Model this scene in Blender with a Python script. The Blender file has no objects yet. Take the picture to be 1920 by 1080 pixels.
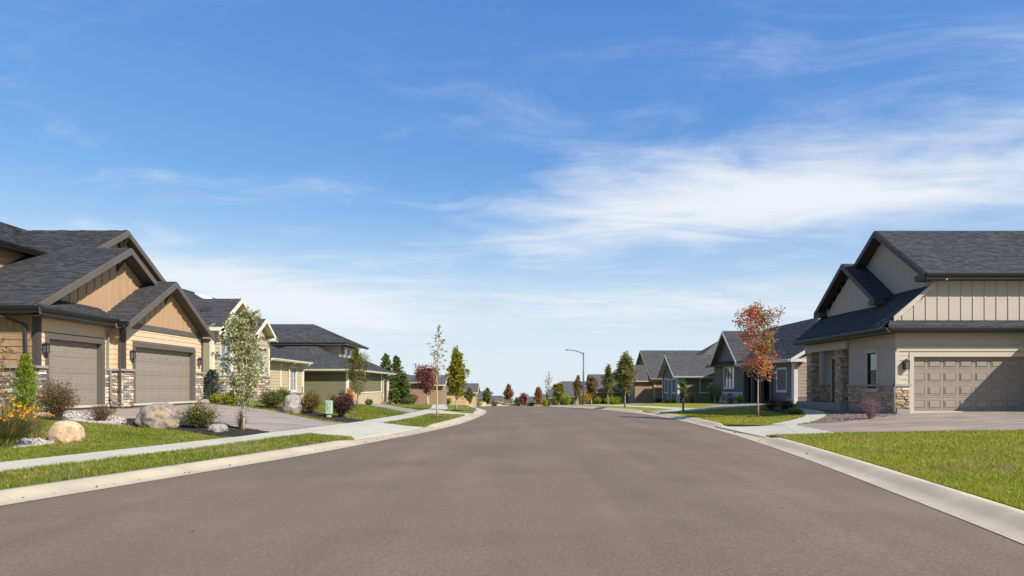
import bpy, bmesh, math, random
import numpy as np
from mathutils import Vector, Matrix, noise
from mathutils.geometry import delaunay_2d_cdt

# ------------------------------------------------------------------ camera, sky, sun, exposure
SC = bpy.context.scene
COL = SC.collection
F, HZ, CAMH = 1250.0, 724.0, 1.55          # focal length in 1920-wide pixels, horizon row, eye height

cam_d = bpy.data.cameras.new('camera')
cam = bpy.data.objects.new('camera', cam_d)
COL.objects.link(cam)
cam.location = (0, 0, CAMH)
cam.rotation_euler = (math.radians(90), 0, 0)
cam_d.sensor_fit = 'HORIZONTAL'
cam_d.sensor_width = 36.0
cam_d.lens = F / 1920 * 36
cam_d.shift_y = (HZ - 540) / 1920
cam_d.clip_end = 8000
SC.camera = cam

SUN = Vector((1.0, -0.86, 1.02)).normalized()
SUN_EL = math.asin(SUN.z)
SUN_AZ = math.atan2(SUN.x, SUN.y)

W = bpy.data.worlds.new('World')
SC.world = W
W.use_nodes = True


class NT:
    """tiny node-tree helper"""
    def __init__(self, tree):
        self.t = tree

    def n(self, typ, **kw):
        nd = self.t.nodes.new(typ)
        for k, v in kw.items():
            setattr(nd, k, v)
        return nd

    def l(self, a, b):
        self.t.links.new(a, b)

    def put(self, sock, v):
        if hasattr(v, 'is_output') or isinstance(v, bpy.types.NodeSocket):
            self.l(v, sock)
        else:
            sock.default_value = v

    def math(self, op, a, b=None, c=None, clamp=False):
        nd = self.n('ShaderNodeMath', operation=op, use_clamp=clamp)
        self.put(nd.inputs[0], a)
        if b is not None:
            self.put(nd.inputs[1], b)
        if c is not None:
            self.put(nd.inputs[2], c)
        return nd.outputs[0]

    def vmath(self, op, a, b=None, out=0):
        nd = self.n('ShaderNodeVectorMath', operation=op)
        self.put(nd.inputs[0], a)
        if b is not None:
            if op == 'SCALE':
                self.put(nd.inputs[3], b)
            else:
                self.put(nd.inputs[1], b)
        return nd.outputs[out]

    def noise(self, vec, scale, detail=4, rough=.55, dist=0.0, out=0):
        nd = self.n('ShaderNodeTexNoise')
        if vec is not None:
            self.l(vec, nd.inputs['Vector'])
        nd.inputs['Scale'].default_value = scale
        nd.inputs['Detail'].default_value = detail
        nd.inputs['Roughness'].default_value = rough
        nd.inputs['Distortion'].default_value = dist
        return nd.outputs[out]

    def range(self, v, a, b, c=0.0, d=1.0, smooth=False):
        nd = self.n('ShaderNodeMapRange')
        if smooth:
            nd.interpolation_type = 'SMOOTHSTEP'
        self.put(nd.inputs['Value'], v)
        nd.inputs['From Min'].default_value = a
        nd.inputs['From Max'].default_value = b
        nd.inputs['To Min'].default_value = c
        nd.inputs['To Max'].default_value = d
        return nd.outputs['Result']

    def ramp(self, fac, stops, interp='LINEAR'):
        nd = self.n('ShaderNodeValToRGB')
        nd.color_ramp.interpolation = interp
        e = nd.color_ramp.elements
        while len(e) < len(stops):
            e.new(0.5)
        for el, (p, c) in zip(e, stops):
            el.position = p
            el.color = (*c[:3], 1)
        self.put(nd.inputs['Fac'], fac)
        return nd.outputs['Color']

    def mix(self, fac, a, b, mode='MIX'):
        nd = self.n('ShaderNodeMix', data_type='RGBA', blend_type=mode)
        self.put(nd.inputs['Factor'], fac)
        for s, v in ((nd.inputs[6], a), (nd.inputs[7], b)):
            if isinstance(v, bpy.types.NodeSocket):
                self.l(v, s)
            else:
                s.default_value = (*v[:3], 1)
        return nd.outputs[2]


def build_world():
    t = W.node_tree
    t.nodes.clear()
    k = NT(t)
    out = k.n('ShaderNodeOutputWorld')
    bg = k.n('ShaderNodeBackground')
    bg.inputs['Strength'].default_value = 0.10
    sky = k.n('ShaderNodeTexSky', sky_type='NISHITA')
    sky.sun_disc = False
    sky.sun_elevation = SUN_EL
    sky.sun_rotation = SUN_AZ
    sky.altitude = 800
    sky.air_density = 1.0
    sky.dust_density = 0.55
    sky.ozone_density = 2.2
    tc = k.n('ShaderNodeTexCoord')
    d = tc.outputs['Generated']
    sep = k.n('ShaderNodeSeparateXYZ')
    k.l(d, sep.inputs[0])
    z = k.math('ADD', k.math('MAXIMUM', sep.outputs[2], 0.0), 0.10)
    px = k.math('DIVIDE', sep.outputs[0], z)
    py = k.math('DIVIDE', sep.outputs[1], z)
    cmb = k.n('ShaderNodeCombineXYZ')
    k.l(px, cmb.inputs[0])
    k.l(py, cmb.inputs[1])
    P = cmb.outputs[0]
    mp = k.n('ShaderNodeMapping')
    mp.inputs['Rotation'].default_value = (0, 0, math.radians(35))
    mp.inputs['Scale'].default_value = (0.42, 1.25, 1.0)
    k.l(P, mp.inputs['Vector'])
    wv = k.noise(P, 0.8, 2, .5, 0.0, 1)
    warp = k.vmath('ADD', mp.outputs[0], k.vmath('SCALE', wv, .85))
    fib = k.noise(warp, 1.7, 8, .62, .5)             # wispy fibres
    big = k.noise(P, 0.55, 3, .5, .3)                # patches
    fine = k.noise(P, 2.4, 6, .6, .8)

    def bank(cx, cy, rx, ry, rot=0.0):               # a cloud bank standing over one place of the sky
        c, s = math.cos(rot), math.sin(rot)
        dx = k.math('SUBTRACT', px, cx)
        dy = k.math('SUBTRACT', py, cy)
        a = k.math('ADD', k.math('MULTIPLY', dx, c / rx), k.math('MULTIPLY', dy, s / rx))
        b = k.math('ADD', k.math('MULTIPLY', dx, -s / ry), k.math('MULTIPLY', dy, c / ry))
        r2 = k.math('ADD', k.math('MULTIPLY', a, a), k.math('MULTIPLY', b, b))
        return k.math('POWER', 2.718, k.math('MULTIPLY', r2, -1.0))
    b1 = bank(.86, 2.62, .95, .46, -.50)
    b2 = bank(-1.5, 4.2, 1.4, .62, 1.10)
    b3 = bank(1.75, 2.1, .8, .5, -.4)
    b4 = bank(1.1, 4.4, 1.6, .8, .0)
    cov = k.math('ADD', k.math('MULTIPLY', b1, .50), k.math('MULTIPLY', b2, .52))
    cov = k.math('ADD', cov, k.math('MULTIPLY', b3, .15))
    cov = k.math('ADD', cov, k.math('MULTIPLY', b4, .30))
    b5 = bank(2.3, 1.5, 1.5, 1.5, .0)                # thin veil towards the sun side
    cov = k.math('ADD', cov, k.math('MULTIPLY', b5, .10))
    cov = k.math('ADD', cov, k.math('MULTIPLY', k.math('SUBTRACT', big, .5), .40))
    thr = k.noise(warp, 5.5, 6, .65, .3)                # fine threads
    v = k.math('ADD', k.math('MULTIPLY', fib, .78), k.math('MULTIPLY', fine, .34))
    v = k.math('ADD', v, k.math('MULTIPLY', k.math('SUBTRACT', thr, .5), .18))
    cl = k.range(k.math('ADD', v, cov), .55, 1.10, 0, .97, True)
    cl = k.math('MULTIPLY', cl, k.range(sep.outputs[2], .0, .05, 0, 1, True))
    hazef = k.range(sep.outputs[2], 0.0, 0.30, .84, 0.0, True)
    # tone of the clear sky as the camera renders it (deep blue overhead, pale at the horizon)
    sc = k.n('ShaderNodeSeparateColor')
    k.l(sky.outputs[0], sc.inputs[0])
    cc = k.n('ShaderNodeCombineColor')
    for i, (g, m) in enumerate(((.94, .76), (.72, 1.32), (.36, 3.12))):
        k.l(k.math('MULTIPLY', k.math('POWER', sc.outputs[i], g), m), cc.inputs[i])
    col = k.mix(hazef, cc.outputs[0], (5.2, 5.75, 6.2))
    col = k.mix(cl, col, (5.85, 6.15, 6.5))
    k.l(col, bg.inputs['Color'])
    k.l(bg.outputs[0], out.inputs[0])


build_world()
sun_d = bpy.data.lights.new('sun', 'SUN')
sun_d.energy = 4.6
sun_d.angle = math.radians(0.53)
sun_d.color = (1.0, 0.95, 0.87)
sun = bpy.data.objects.new('sun', sun_d)
COL.objects.link(sun)
sun.location = (60, -40, 60)
sun.rotation_euler = SUN.to_track_quat('Z', 'Y').to_euler()

SC.view_settings.view_transform = 'Standard'
SC.view_settings.look = 'None'
SC.view_settings.gamma = 1.0
SC.view_settings.exposure = 0.55
SC.view_settings.use_curve_mapping = False
SC.cycles.use_denoising = True
SC.cycles.max_bounces = 6
SC.cycles.transparent_max_bounces = 8

RNG = random.Random(11)
NPR = np.random.default_rng(11)


# ------------------------------------------------------------------ materials
def srgb(r, g, b, k=1.0):
    f = lambda c: ((c / 255 / 12.92) if c / 255 <= .04045 else ((c / 255 + .055) / 1.055) ** 2.4)
    return (f(r) * k, f(g) * k, f(b) * k)


MATS = {}


def mat(name, col, rough=.8, var=.18, nscale=3.0, bump=0.0, bscale=40.0, spec=.3, metal=0.0,
        island=0.0, objr=0.0, palette=None, ppos='island', fine=0.0, fscale=90.0, streak=0.0):
    m = bpy.data.materials.new(name)
    m.use_nodes = True
    t = m.node_tree
    k = NT(t)
    b = t.nodes['Principled BSDF']
    geo = k.n('ShaderNodeNewGeometry')
    pos = geo.outputs['Position']
    if palette:
        if ppos == 'object':
            oi = k.n('ShaderNodeObjectInfo')
            fac = oi.outputs['Random']
        else:
            fac = geo.outputs['Random Per Island']
        n = len(palette)
        c = k.ramp(fac, [(i / n, p) for i, p in enumerate(palette)], 'CONSTANT' if ppos == 'object' else 'LINEAR')
    else:
        c = k.mix(0.0, col, col)
    val = k.range(k.noise(pos, nscale, 5, .6), .25, .75, 1 - var, 1 + var)
    if fine:
        val = k.math('MULTIPLY', val, k.range(k.noise(pos, fscale, 3, .7), .25, .75, 1 - fine, 1 + fine))
    if island:
        val = k.math('MULTIPLY', val, k.range(geo.outputs['Random Per Island'], 0, 1, 1 - island, 1 + island))
    if objr:
        oi = k.n('ShaderNodeObjectInfo')
        val = k.math('MULTIPLY', val, k.range(oi.outputs['Random'], 0, 1, 1 - objr, 1 + objr))
    if streak:
        mpn = k.n('ShaderNodeMapping')
        mpn.inputs['Scale'].default_value = (14, 14, .7)
        k.l(pos, mpn.inputs['Vector'])
        val = k.math('MULTIPLY', val, k.range(k.noise(mpn.outputs[0], 1.0, 4, .6), .3, .75, 1 + streak, 1 - streak))
    cc = k.vmath('SCALE', c, val)
    k.l(cc, b.inputs['Base Color'])
    b.inputs['Roughness'].default_value = rough
    b.inputs['Metallic'].default_value = metal
    b.inputs['Specular IOR Level'].default_value = spec
    if bump:
        bp = k.n('ShaderNodeBump')
        bp.inputs['Strength'].default_value = 1.0
        bp.inputs['Distance'].default_value = bump
        k.l(k.noise(pos, bscale, 4, .6), bp.inputs['Height'])
        k.l(bp.outputs[0], b.inputs['Normal'])
    MATS[name] = m
    return m


def leaf_mat(name, palette, rough=.55, trans=.35, var=.25):
    m = bpy.data.materials.new(name)
    m.use_nodes = True
    t = m.node_tree
    k = NT(t)
    b = t.nodes['Principled BSDF']
    out = t.nodes['Material Output']
    geo = k.n('ShaderNodeNewGeometry')
    n = len(palette)
    c = k.ramp(geo.outputs['Random Per Island'], [(i / max(1, n - 1), p) for i, p in enumerate(palette)])
    val = k.range(k.noise(geo.outputs['Position'], 1.6, 3, .6), .3, .7, 1 - var, 1 + var)
    cc = k.vmath('SCALE', c, val)
    k.l(cc, b.inputs['Base Color'])
    b.inputs['Roughness'].default_value = rough
    b.inputs['Specular IOR Level'].default_value = .25
    tr = k.n('ShaderNodeBsdfTranslucent')
    k.l(cc, tr.inputs['Color'])
    mx = k.n('ShaderNodeMixShader')
    mx.inputs[0].default_value = trans
    k.l(b.outputs[0], mx.inputs[1])
    k.l(tr.outputs[0], mx.inputs[2])
    k.l(mx.outputs[0], out.inputs[0])
    MATS[name] = m
    return m


# ------------------------------------------------------------------ objects
def tag(o, label=None, cat=None, group=None, kind=None):
    if label:
        o['label'] = label
    if cat:
        o['category'] = cat
    if group:
        o['group'] = group
    if kind:
        o['kind'] = kind
    return o


def thing(name, label, cat, loc=(0, 0, 0), group=None):
    o = bpy.data.objects.new(name, None)
    COL.objects.link(o)
    o.location = loc
    o.empty_display_size = .2
    return tag(o, label, cat, group)


def top_loc(o):
    while o.parent is not None:
        o = o.parent
    return Vector(o.location)


def link_mesh(name, me, material=None, parent=None):
    if material is not None and not me.materials:
        me.materials.append(material if not isinstance(material, str) else MATS[material])
    o = bpy.data.objects.new(name, me)
    COL.objects.link(o)
    if parent is not None:
        o.parent = parent
    return o


def np_mesh(name, V, faces_flat, sizes, smooth=False):
    """fast mesh from numpy: V (n,3), flat loop indices, loop counts"""
    me = bpy.data.meshes.new(name)
    me.vertices.add(len(V))
    me.vertices.foreach_set('co', np.asarray(V, dtype=np.float32).ravel())
    me.loops.add(len(faces_flat))
    me.loops.foreach_set('vertex_index', np.asarray(faces_flat, dtype=np.int32))
    me.polygons.add(len(sizes))
    st = np.concatenate(([0], np.cumsum(sizes)[:-1])).astype(np.int32)
    me.polygons.foreach_set('loop_start', st)
    me.polygons.foreach_set('loop_total', np.asarray(sizes, dtype=np.int32))
    me.update(calc_edges=True)
    me.validate()
    if smooth:
        me.polygons.foreach_set('use_smooth', [True] * len(sizes))
    return me


class MB:
    def __init__(self):
        self.v = []
        self.f = []

    def add(self, vs, fs):
        o = len(self.v)
        self.v += [tuple(p) for p in vs]
        self.f += [tuple(i + o for i in q) for q in fs]

    def hexa(self, p):          # 8 corners: bottom 0-3, top 4-7
        self.add(p, [(0, 3, 2, 1), (4, 5, 6, 7), (0, 1, 5, 4), (1, 2, 6, 5), (2, 3, 7, 6), (3, 0, 4, 7)])

    def box(self, a, b):
        x0, y0, z0 = a
        x1, y1, z1 = b
        self.hexa([(x0, y0, z0), (x1, y0, z0), (x1, y1, z0), (x0, y1, z0),
                   (x0, y0, z1), (x1, y0, z1), (x1, y1, z1), (x0, y1, z1)])

    def fbox(self, fr, s0, s1, t0, t1, n0, n1):
        self.hexa([fr.P(s0, t0, n0), fr.P(s1, t0, n0), fr.P(s1, t0, n1), fr.P(s0, t0, n1),
                   fr.P(s0, t1, n0), fr.P(s1, t1, n0), fr.P(s1, t1, n1), fr.P(s0, t1, n1)])

    def prism(self, pts, vec):
        pts = [Vector(p) for p in pts]
        n = len(pts)
        vec = Vector(vec)
        self.add(pts + [p + vec for p in pts],
                 [tuple(range(n))[::-1], tuple(range(n, 2 * n))] +
                 [(i, (i + 1) % n, n + (i + 1) % n, n + i) for i in range(n)])

    def beam(self, a, b, up, side):
        """bar from a to b; up and side are full-size offset vectors"""
        a, b, up, side = Vector(a), Vector(b), Vector(up), Vector(side)
        self.hexa([a, b, b + side, a + side, a + up, b + up, b + up + side, a + up + side])

    def tube(self, pts, rads, seg=7, cap=True):
        pts = [Vector(p) for p in pts]
        o = len(self.v)
        n = len(pts)
        ref = None
        for i, p in enumerate(pts):
            d = (pts[min(i + 1, n - 1)] - pts[max(i - 1, 0)])
            if d.length < 1e-9:
                d = Vector((0, 0, 1))
            d.normalize()
            if ref is None:
                ref = d.orthogonal().normalized()
            x = (ref - d * ref.dot(d))
            if x.length < 1e-6:
                x = d.orthogonal()
            x.normalize()
            ref = x
            y = d.cross(x)
            for k in range(seg):
                a = 2 * math.pi * k / seg
                self.v.append(tuple(p + (x * math.cos(a) + y * math.sin(a)) * rads[i]))
        for i in range(n - 1):
            for k in range(seg):
                self.f.append((o + i * seg + k, o + i * seg + (k + 1) % seg,
                               o + (i + 1) * seg + (k + 1) % seg, o + (i + 1) * seg + k))
        if cap:
            self.f.append(tuple(o + k for k in range(seg))[::-1])
            self.f.append(tuple(o + (n - 1) * seg + k for k in range(seg)))

    def build(self, name, material, parent=None, smooth=False, world=True):
        if not self.v:
            return None
        off = top_loc(parent) if (parent is not None and world) else Vector((0, 0, 0))
        me = bpy.data.meshes.new(name)
        me.from_pydata([(x - off.x, y - off.y, z - off.z) for x, y, z in self.v], [], self.f)
        if smooth:
            me.polygons.foreach_set('use_smooth', [True] * len(me.polygons))
        me.update()
        return link_mesh(name, me, material, parent)


class Fr:
    """wall frame: s runs along the wall, t is height, n points outwards"""
    def __init__(self, o, s, n):
        self.o, self.s, self.n = Vector(o), Vector(s).normalized(), Vector(n).normalized()

    def P(self, s, t, n=0.0):
        p = self.o + self.s * s + self.n * n
        return Vector((p.x, p.y, p.z + t))

    def M(self, s, t, n, sx, sn, st):
        x = self.n.cross(Vector((0, 0, 1)))
        p = self.P(s, t, n)
        return Matrix(((x.x * sx, self.n.x * sn, 0, p.x), (x.y * sx, self.n.y * sn, 0, p.y),
                       (0, 0, st, p.z), (0, 0, 0, 1)))


def FX(x, sign=1):              # wall facing +X or -X; s = world Y
    return Fr((x, 0, 0), (0, 1, 0), (sign, 0, 0))


def FY(y, sign=-1):             # wall facing -Y or +Y; s = world X
    return Fr((0, y, 0), (1, 0, 0), (0, sign, 0))


def piece(name, me, parent, M):
    o = bpy.data.objects.new(name, me)
    COL.objects.link(o)
    o.parent = parent
    tl = top_loc(parent)
    loc, rot, sca = M.decompose()
    o.location = loc - tl
    o.rotation_euler = rot.to_euler()
    o.scale = sca
    return o


# ------------------------------------------------------------------ terrain and street line
def zroad(y):
    if y < 35:
        z = 0.0
    elif y < 77:
        z = -.000475 * (y - 35) ** 2
    elif y < 200:
        z = -.838 - .04 * (y - 77)
    else:
        z = -5.758 - .026 * (y - 200)
    return z


_LY = [-30, 0, 8.61, 13.36, 15.62, 18.99, 21.9, 27.7, 33, 37.5, 42, 48, 54, 60, 70, 90, 120, 200, 300, 420]
_LX = [-19.5, -9.3, -6.61, -5.13, -4.47, -3.69, -3.0, -2.1, -1.68, -1.52, -1.62, -2.25, -2.95, -3.4, -3.7, -3.6, -2.6, 0, 3, 6]
_RY = [-30, 0, 6.51, 9.41, 15.38, 20, 24.84, 30.27, 35.2, 40.3, 46, 52.2, 57.8, 66, 78, 95, 120, 200, 300, 420]
_RX = [-5.5, 3.3, 5.0, 5.5, 6.40, 6.93, 7.33, 7.58, 7.45, 6.93, 6.07, 5.0, 4.1, 3.6, 3.9, 4.6, 5.8, 8.5, 12, 15]


def _spline(Y, X):
    Y = np.array(Y, float)
    X = np.array(X, float)
    m = np.gradient(X, Y)

    def f(y):
        i = int(np.clip(np.searchsorted(Y, y) - 1, 0, len(Y) - 2))
        h = Y[i + 1] - Y[i]
        t = min(max((y - Y[i]) / h, 0), 1)
        a, b = 2 * t ** 3 - 3 * t * t + 1, t ** 3 - 2 * t * t + t
        c, d = -2 * t ** 3 + 3 * t * t, t ** 3 - t * t
        return float(a * X[i] + b * h * m[i] + c * X[i + 1] + d * h * m[i + 1])
    return f


_xl, _xr = _spline(_LY, _LX), _spline(_RY, _RX)
_tab = np.arange(-30, 420.01, .25)
_tl = np.array([_xl(y) for y in _tab])
_tr = np.array([_xr(y) for y in _tab])
def _fast(tab):
    T = [float(v) for v in tab]
    n = len(T) - 1

    def f(y):
        q = (y + 30) * 4
        i = int(q)
        i = 0 if i < 0 else (n - 1 if i > n - 1 else i)
        t = min(max(q - i, 0.0), 1.0)
        return T[i] + (T[i + 1] - T[i]) * t
    return f


xL, xR = _fast(_tl), _fast(_tr)


def sstep(a, b, v):
    t = min(max((v - a) / (b - a), 0), 1)
    return t * t * (3 - 2 * t)


def lot(x, y):
    """finished ground height beside the street"""
    zr = zroad(y)
    l, r = xL(y), xR(y)
    if x < l:
        d = l - x
        m = 1 - .8 * sstep(32, 60, y)
        g = .12 + .022 * max(0, min(d, 3.6) - .66)
        if d > 3.6:
            e = d - 3.6
            g += m * .70 * (1 - math.exp(-(e / 7.5) ** 1.5))
        return zr + g
    if x > r:
        d = x - r
        m = 1 - .55 * sstep(34, 62, y)
        g = .12
        if d > .66:
            e = d - .66
            g += m * .47 * (1 - math.exp(-(e / 5.6) ** 1.6))
        return zr + g
    return zr


def lot_np(X, Y):
    X, Y = np.asarray(X, float), np.asarray(Y, float)
    zr = np.where(Y < 35, 0, np.where(Y < 77, -.000475 * (Y - 35) ** 2, np.where(Y < 200, -.838 - .04 * (Y - 77), -5.758 - .026 * (Y - 200))))
    l, r = np.interp(Y, _tab, _tl), np.interp(Y, _tab, _tr)
    ss = lambda a, b: (lambda t: t * t * (3 - 2 * t))(np.clip((Y - a) / (b - a), 0, 1))
    dl = np.maximum(l - X, 0)
    gl = .12 + .022 * np.maximum(0, np.minimum(dl, 3.6) - .66) + (1 - .8 * ss(32, 60)) * .70 * (1 - np.exp(-(np.maximum(dl - 3.6, 0) / 7.5) ** 1.5))
    dr = np.maximum(X - r, 0)
    gr = .12 + (1 - .55 * ss(34, 62)) * .47 * (1 - np.exp(-(np.maximum(dr - .66, 0) / 5.6) ** 1.6))
    return zr + np.where(X < l, gl, np.where(X > r, gr, 0))


def gp(px, py, h=None):
    """where the view ray through a photo pixel meets the ground"""
    hf = h or lot
    dx, dz = (px - 960) / F, -(py - HZ) / F
    y, st = 3.0, .1
    while y < 400:
        if CAMH + dz * y < hf(dx * y, y):
            lo, hi = y - st, y
            for _ in range(24):
                md = (lo + hi) / 2
                if CAMH + dz * md < hf(dx * md, md):
                    hi = md
                else:
                    lo = md
            return Vector((dx * hi, hi, hf(dx * hi, hi)))
        st = .1 if y < 60 else .5
        y += st
    return Vector((dx * 60, 60, hf(dx * 60, 60)))


def at(px, Y, sink=0.0):
    x = (px - 960) / F * Y
    return Vector((x, Y, lot(x, Y) - sink))


def offL(d, ys):
    return [(xL(y) - d, y) for y in ys]


def offR(d, ys):
    return [(xR(y) + d, y) for y in ys]


def inside(poly, X, Y):
    P = np.array(poly)
    c = np.zeros(len(X), bool)
    j = len(P) - 1
    for i in range(len(P)):
        xi, yi = P[i]
        xj, yj = P[j]
        if yi != yj:
            k = ((yi > Y) != (yj > Y)) & (X < (xj - xi) * (Y - yi) / (yj - yi) + xi)
            c ^= k
        j = i
    return c


def smooth_poly(pts, n=4):
    """closed Catmull-Rom through plan points"""
    out = []
    m = len(pts)
    for i in range(m):
        p0, p1, p2, p3 = (np.array(pts[(i + q) % m][:2], float) for q in (-1, 0, 1, 2))
        for t in np.arange(n) / n:
            out.append(tuple(.5 * (2 * p1 + (p2 - p0) * t + (2 * p0 - 5 * p1 + 4 * p2 - p3) * t * t +
                                   (3 * p1 - p0 - 3 * p2 + p3) * t ** 3)))
    return out


def sheet(name, poly, dz, material, res=.7, skirt=.1, parent=None, zf=None):
    """a ground surface over a plan polygon, laid on the terrain, with a downward rim"""
    zf = zf or lot
    ring = []
    m = len(poly)
    for i in range(m):
        a, b = Vector(poly[i][:2]), Vector(poly[(i + 1) % m][:2])
        k = max(1, int((b - a).length / res))
        for q in range(k):
            ring.append(a + (b - a) * (q / k))
    n = len(ring)
    X = np.array([p.x for p in ring])
    Y = np.array([p.y for p in ring])
    gx, gy = np.meshgrid(np.arange(X.min() + res / 2, X.max(), res), np.arange(Y.min() + res / 2, Y.max(), res))
    gx, gy = gx.ravel(), gy.ravel()
    k = inside([(p.x, p.y) for p in ring], gx, gy)
    pts = ring + [Vector((a, b)) for a, b in zip(gx[k], gy[k])]
    r = delaunay_2d_cdt(pts, [], [list(range(n))], 1, 1e-5)
    vs = [(p.x, p.y, zf(p.x, p.y) + dz) for p in r[0]]
    fs = [tuple(f) for f in r[2]]
    mb = MB()
    mb.add(vs, fs)
    if skirt:
        o = len(mb.v)
        for p in ring:
            z = zf(p.x, p.y) + dz
            mb.v += [(p.x, p.y, z), (p.x, p.y, z - skirt)]
        mb.f += [(o + 2 * i, o + 2 * i + 1, o + 2 * ((i + 1) % n) + 1, o + 2 * ((i + 1) % n)) for i in range(n)]
    ob = mb.build(name, material, parent)
    return ob
# ------------------------------------------------------------------ material library
mat('soil_grass', srgb(104, 118, 44), .95, .25, .35, .02, 14, fine=.25, fscale=22)
mat('concrete_pale', srgb(184, 177, 158), .9, .10, .9, .002, 120, fine=.07, fscale=160, objr=.03)
mat('concrete_curb', srgb(180, 165, 140), .9, .16, 1.1, .002, 120, fine=.08, fscale=130)
mat('mulch_dark', srgb(58, 52, 48), .95, .25, 6, .03, 30, island=.5)
mat('white_rock', srgb(160, 150, 140), .85, .12, 6, .01, 60, palette=[srgb(188, 176, 162), srgb(160, 150, 138), srgb(122, 112, 104), srgb(202, 194, 184)])
mat('brown_gravel', srgb(140, 118, 104), .9, .2, 6, .01, 60, palette=[srgb(150, 122, 106), srgb(120, 100, 90), srgb(170, 150, 136), srgb(96, 84, 78)])


def asphalt(name='asphalt', dark=1.0):
    m = bpy.data.materials.new(name)
    m.use_nodes = True
    k = NT(m.node_tree)
    b = m.node_tree.nodes['Principled BSDF']
    pos = k.n('ShaderNodeNewGeometry').outputs['Position']
    ag = k.noise(pos, 75, 4, .85)
    ag2 = k.noise(pos, 24, 3, .75)
    c = k.ramp(k.math('ADD', k.math('MULTIPLY', ag, .6), k.math('MULTIPLY', ag2, .4)),
               [(.26, srgb(76, 63, 50, dark)), (.45, srgb(110, 95, 77, dark)), (.56, srgb(123, 107, 88, dark)), (.74, srgb(172, 156, 134, dark))])
    blot = k.range(k.noise(pos, .35, 4, .6, .4), .3, .7, .84, 1.12)
    mp = k.n('ShaderNodeMapping')                    # long faint wheel-path streaks
    mp.inputs['Rotation'].default_value = (0, 0, math.radians(14))
    mp.inputs['Scale'].default_value = (1.1, .05, 1)
    k.l(pos, mp.inputs['Vector'])
    tr = k.range(k.noise(mp.outputs[0], 1.0, 3, .55), .3, .7, .90, 1.07)
    k.l(k.vmath('SCALE', c, k.math('MULTIPLY', blot, tr)), b.inputs['Base Color'])
    b.inputs['Roughness'].default_value = .86
    b.inputs['Specular IOR Level'].default_value = .3
    bp = k.n('ShaderNodeBump')
    bp.inputs['Distance'].default_value = .006
    k.l(ag2, bp.inputs['Height'])
    k.l(bp.outputs[0], b.inputs['Normal'])
    MATS[name] = m


def stamped(name, c1, c2, rot):
    """stamped driveway concrete: broad cloudy tones drawn out along the finishing direction"""
    m = bpy.data.materials.new(name)
    m.use_nodes = True
    k = NT(m.node_tree)
    b = m.node_tree.nodes['Principled BSDF']
    pos = k.n('ShaderNodeNewGeometry').outputs['Position']
    mp = k.n('ShaderNodeMapping')
    mp.inputs['Rotation'].default_value = (0, 0, rot)
    mp.inputs['Scale'].default_value = (.35, 1.5, 1)
    k.l(pos, mp.inputs['Vector'])
    n1 = k.noise(mp.outputs[0], 1.6, 6, .62, .6)
    c = k.mix(k.range(n1, .3, .7), c1, c2)
    f = k.range(k.noise(pos, 70, 3, .7), .25, .75, .9, 1.1)
    k.l(k.vmath('SCALE', c, f), b.inputs['Base Color'])
    b.inputs['Roughness'].default_value = .7
    bp = k.n('ShaderNodeBump')
    bp.inputs['Distance'].default_value = .006
    k.l(k.noise(pos, 9, 5, .6), bp.inputs['Height'])
    k.l(bp.outputs[0], b.inputs['Normal'])
    MATS[name] = m


def straw(k, pos):
    """where the turf is thin and straw coloured"""
    a = k.noise(pos, .42, 5, .62, .8)
    b = k.noise(pos, 2.6, 4, .65, .6)
    return k.math('MULTIPLY', k.range(a, .44, .68, 0, 1, True), k.range(b, .38, .66, .15, 1, True))


def lawn_mat(name, c0, c1, c2):
    m = bpy.data.materials.new(name)
    m.use_nodes = True
    k = NT(m.node_tree)
    b = m.node_tree.nodes['Principled BSDF']
    pos = k.n('ShaderNodeNewGeometry').outputs['Position']
    big = k.noise(pos, .8, 4, .6, .5)
    c = k.ramp(big, [(.30, c0), (.5, c1), (.66, c2)])
    c = k.mix(straw(k, pos), c, srgb(150, 132, 78))
    f = k.range(k.noise(pos, 26, 4, .75), .25, .75, .55, 1.35)
    k.l(k.vmath('SCALE', c, f), b.inputs['Base Color'])
    b.inputs['Roughness'].default_value = .95
    b.inputs['Specular IOR Level'].default_value = .1
    bp = k.n('ShaderNodeBump')
    bp.inputs['Distance'].default_value = .03
    k.l(k.noise(pos, 40, 4, .7), bp.inputs['Height'])
    k.l(bp.outputs[0], b.inputs['Normal'])
    MATS[name] = m


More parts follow.
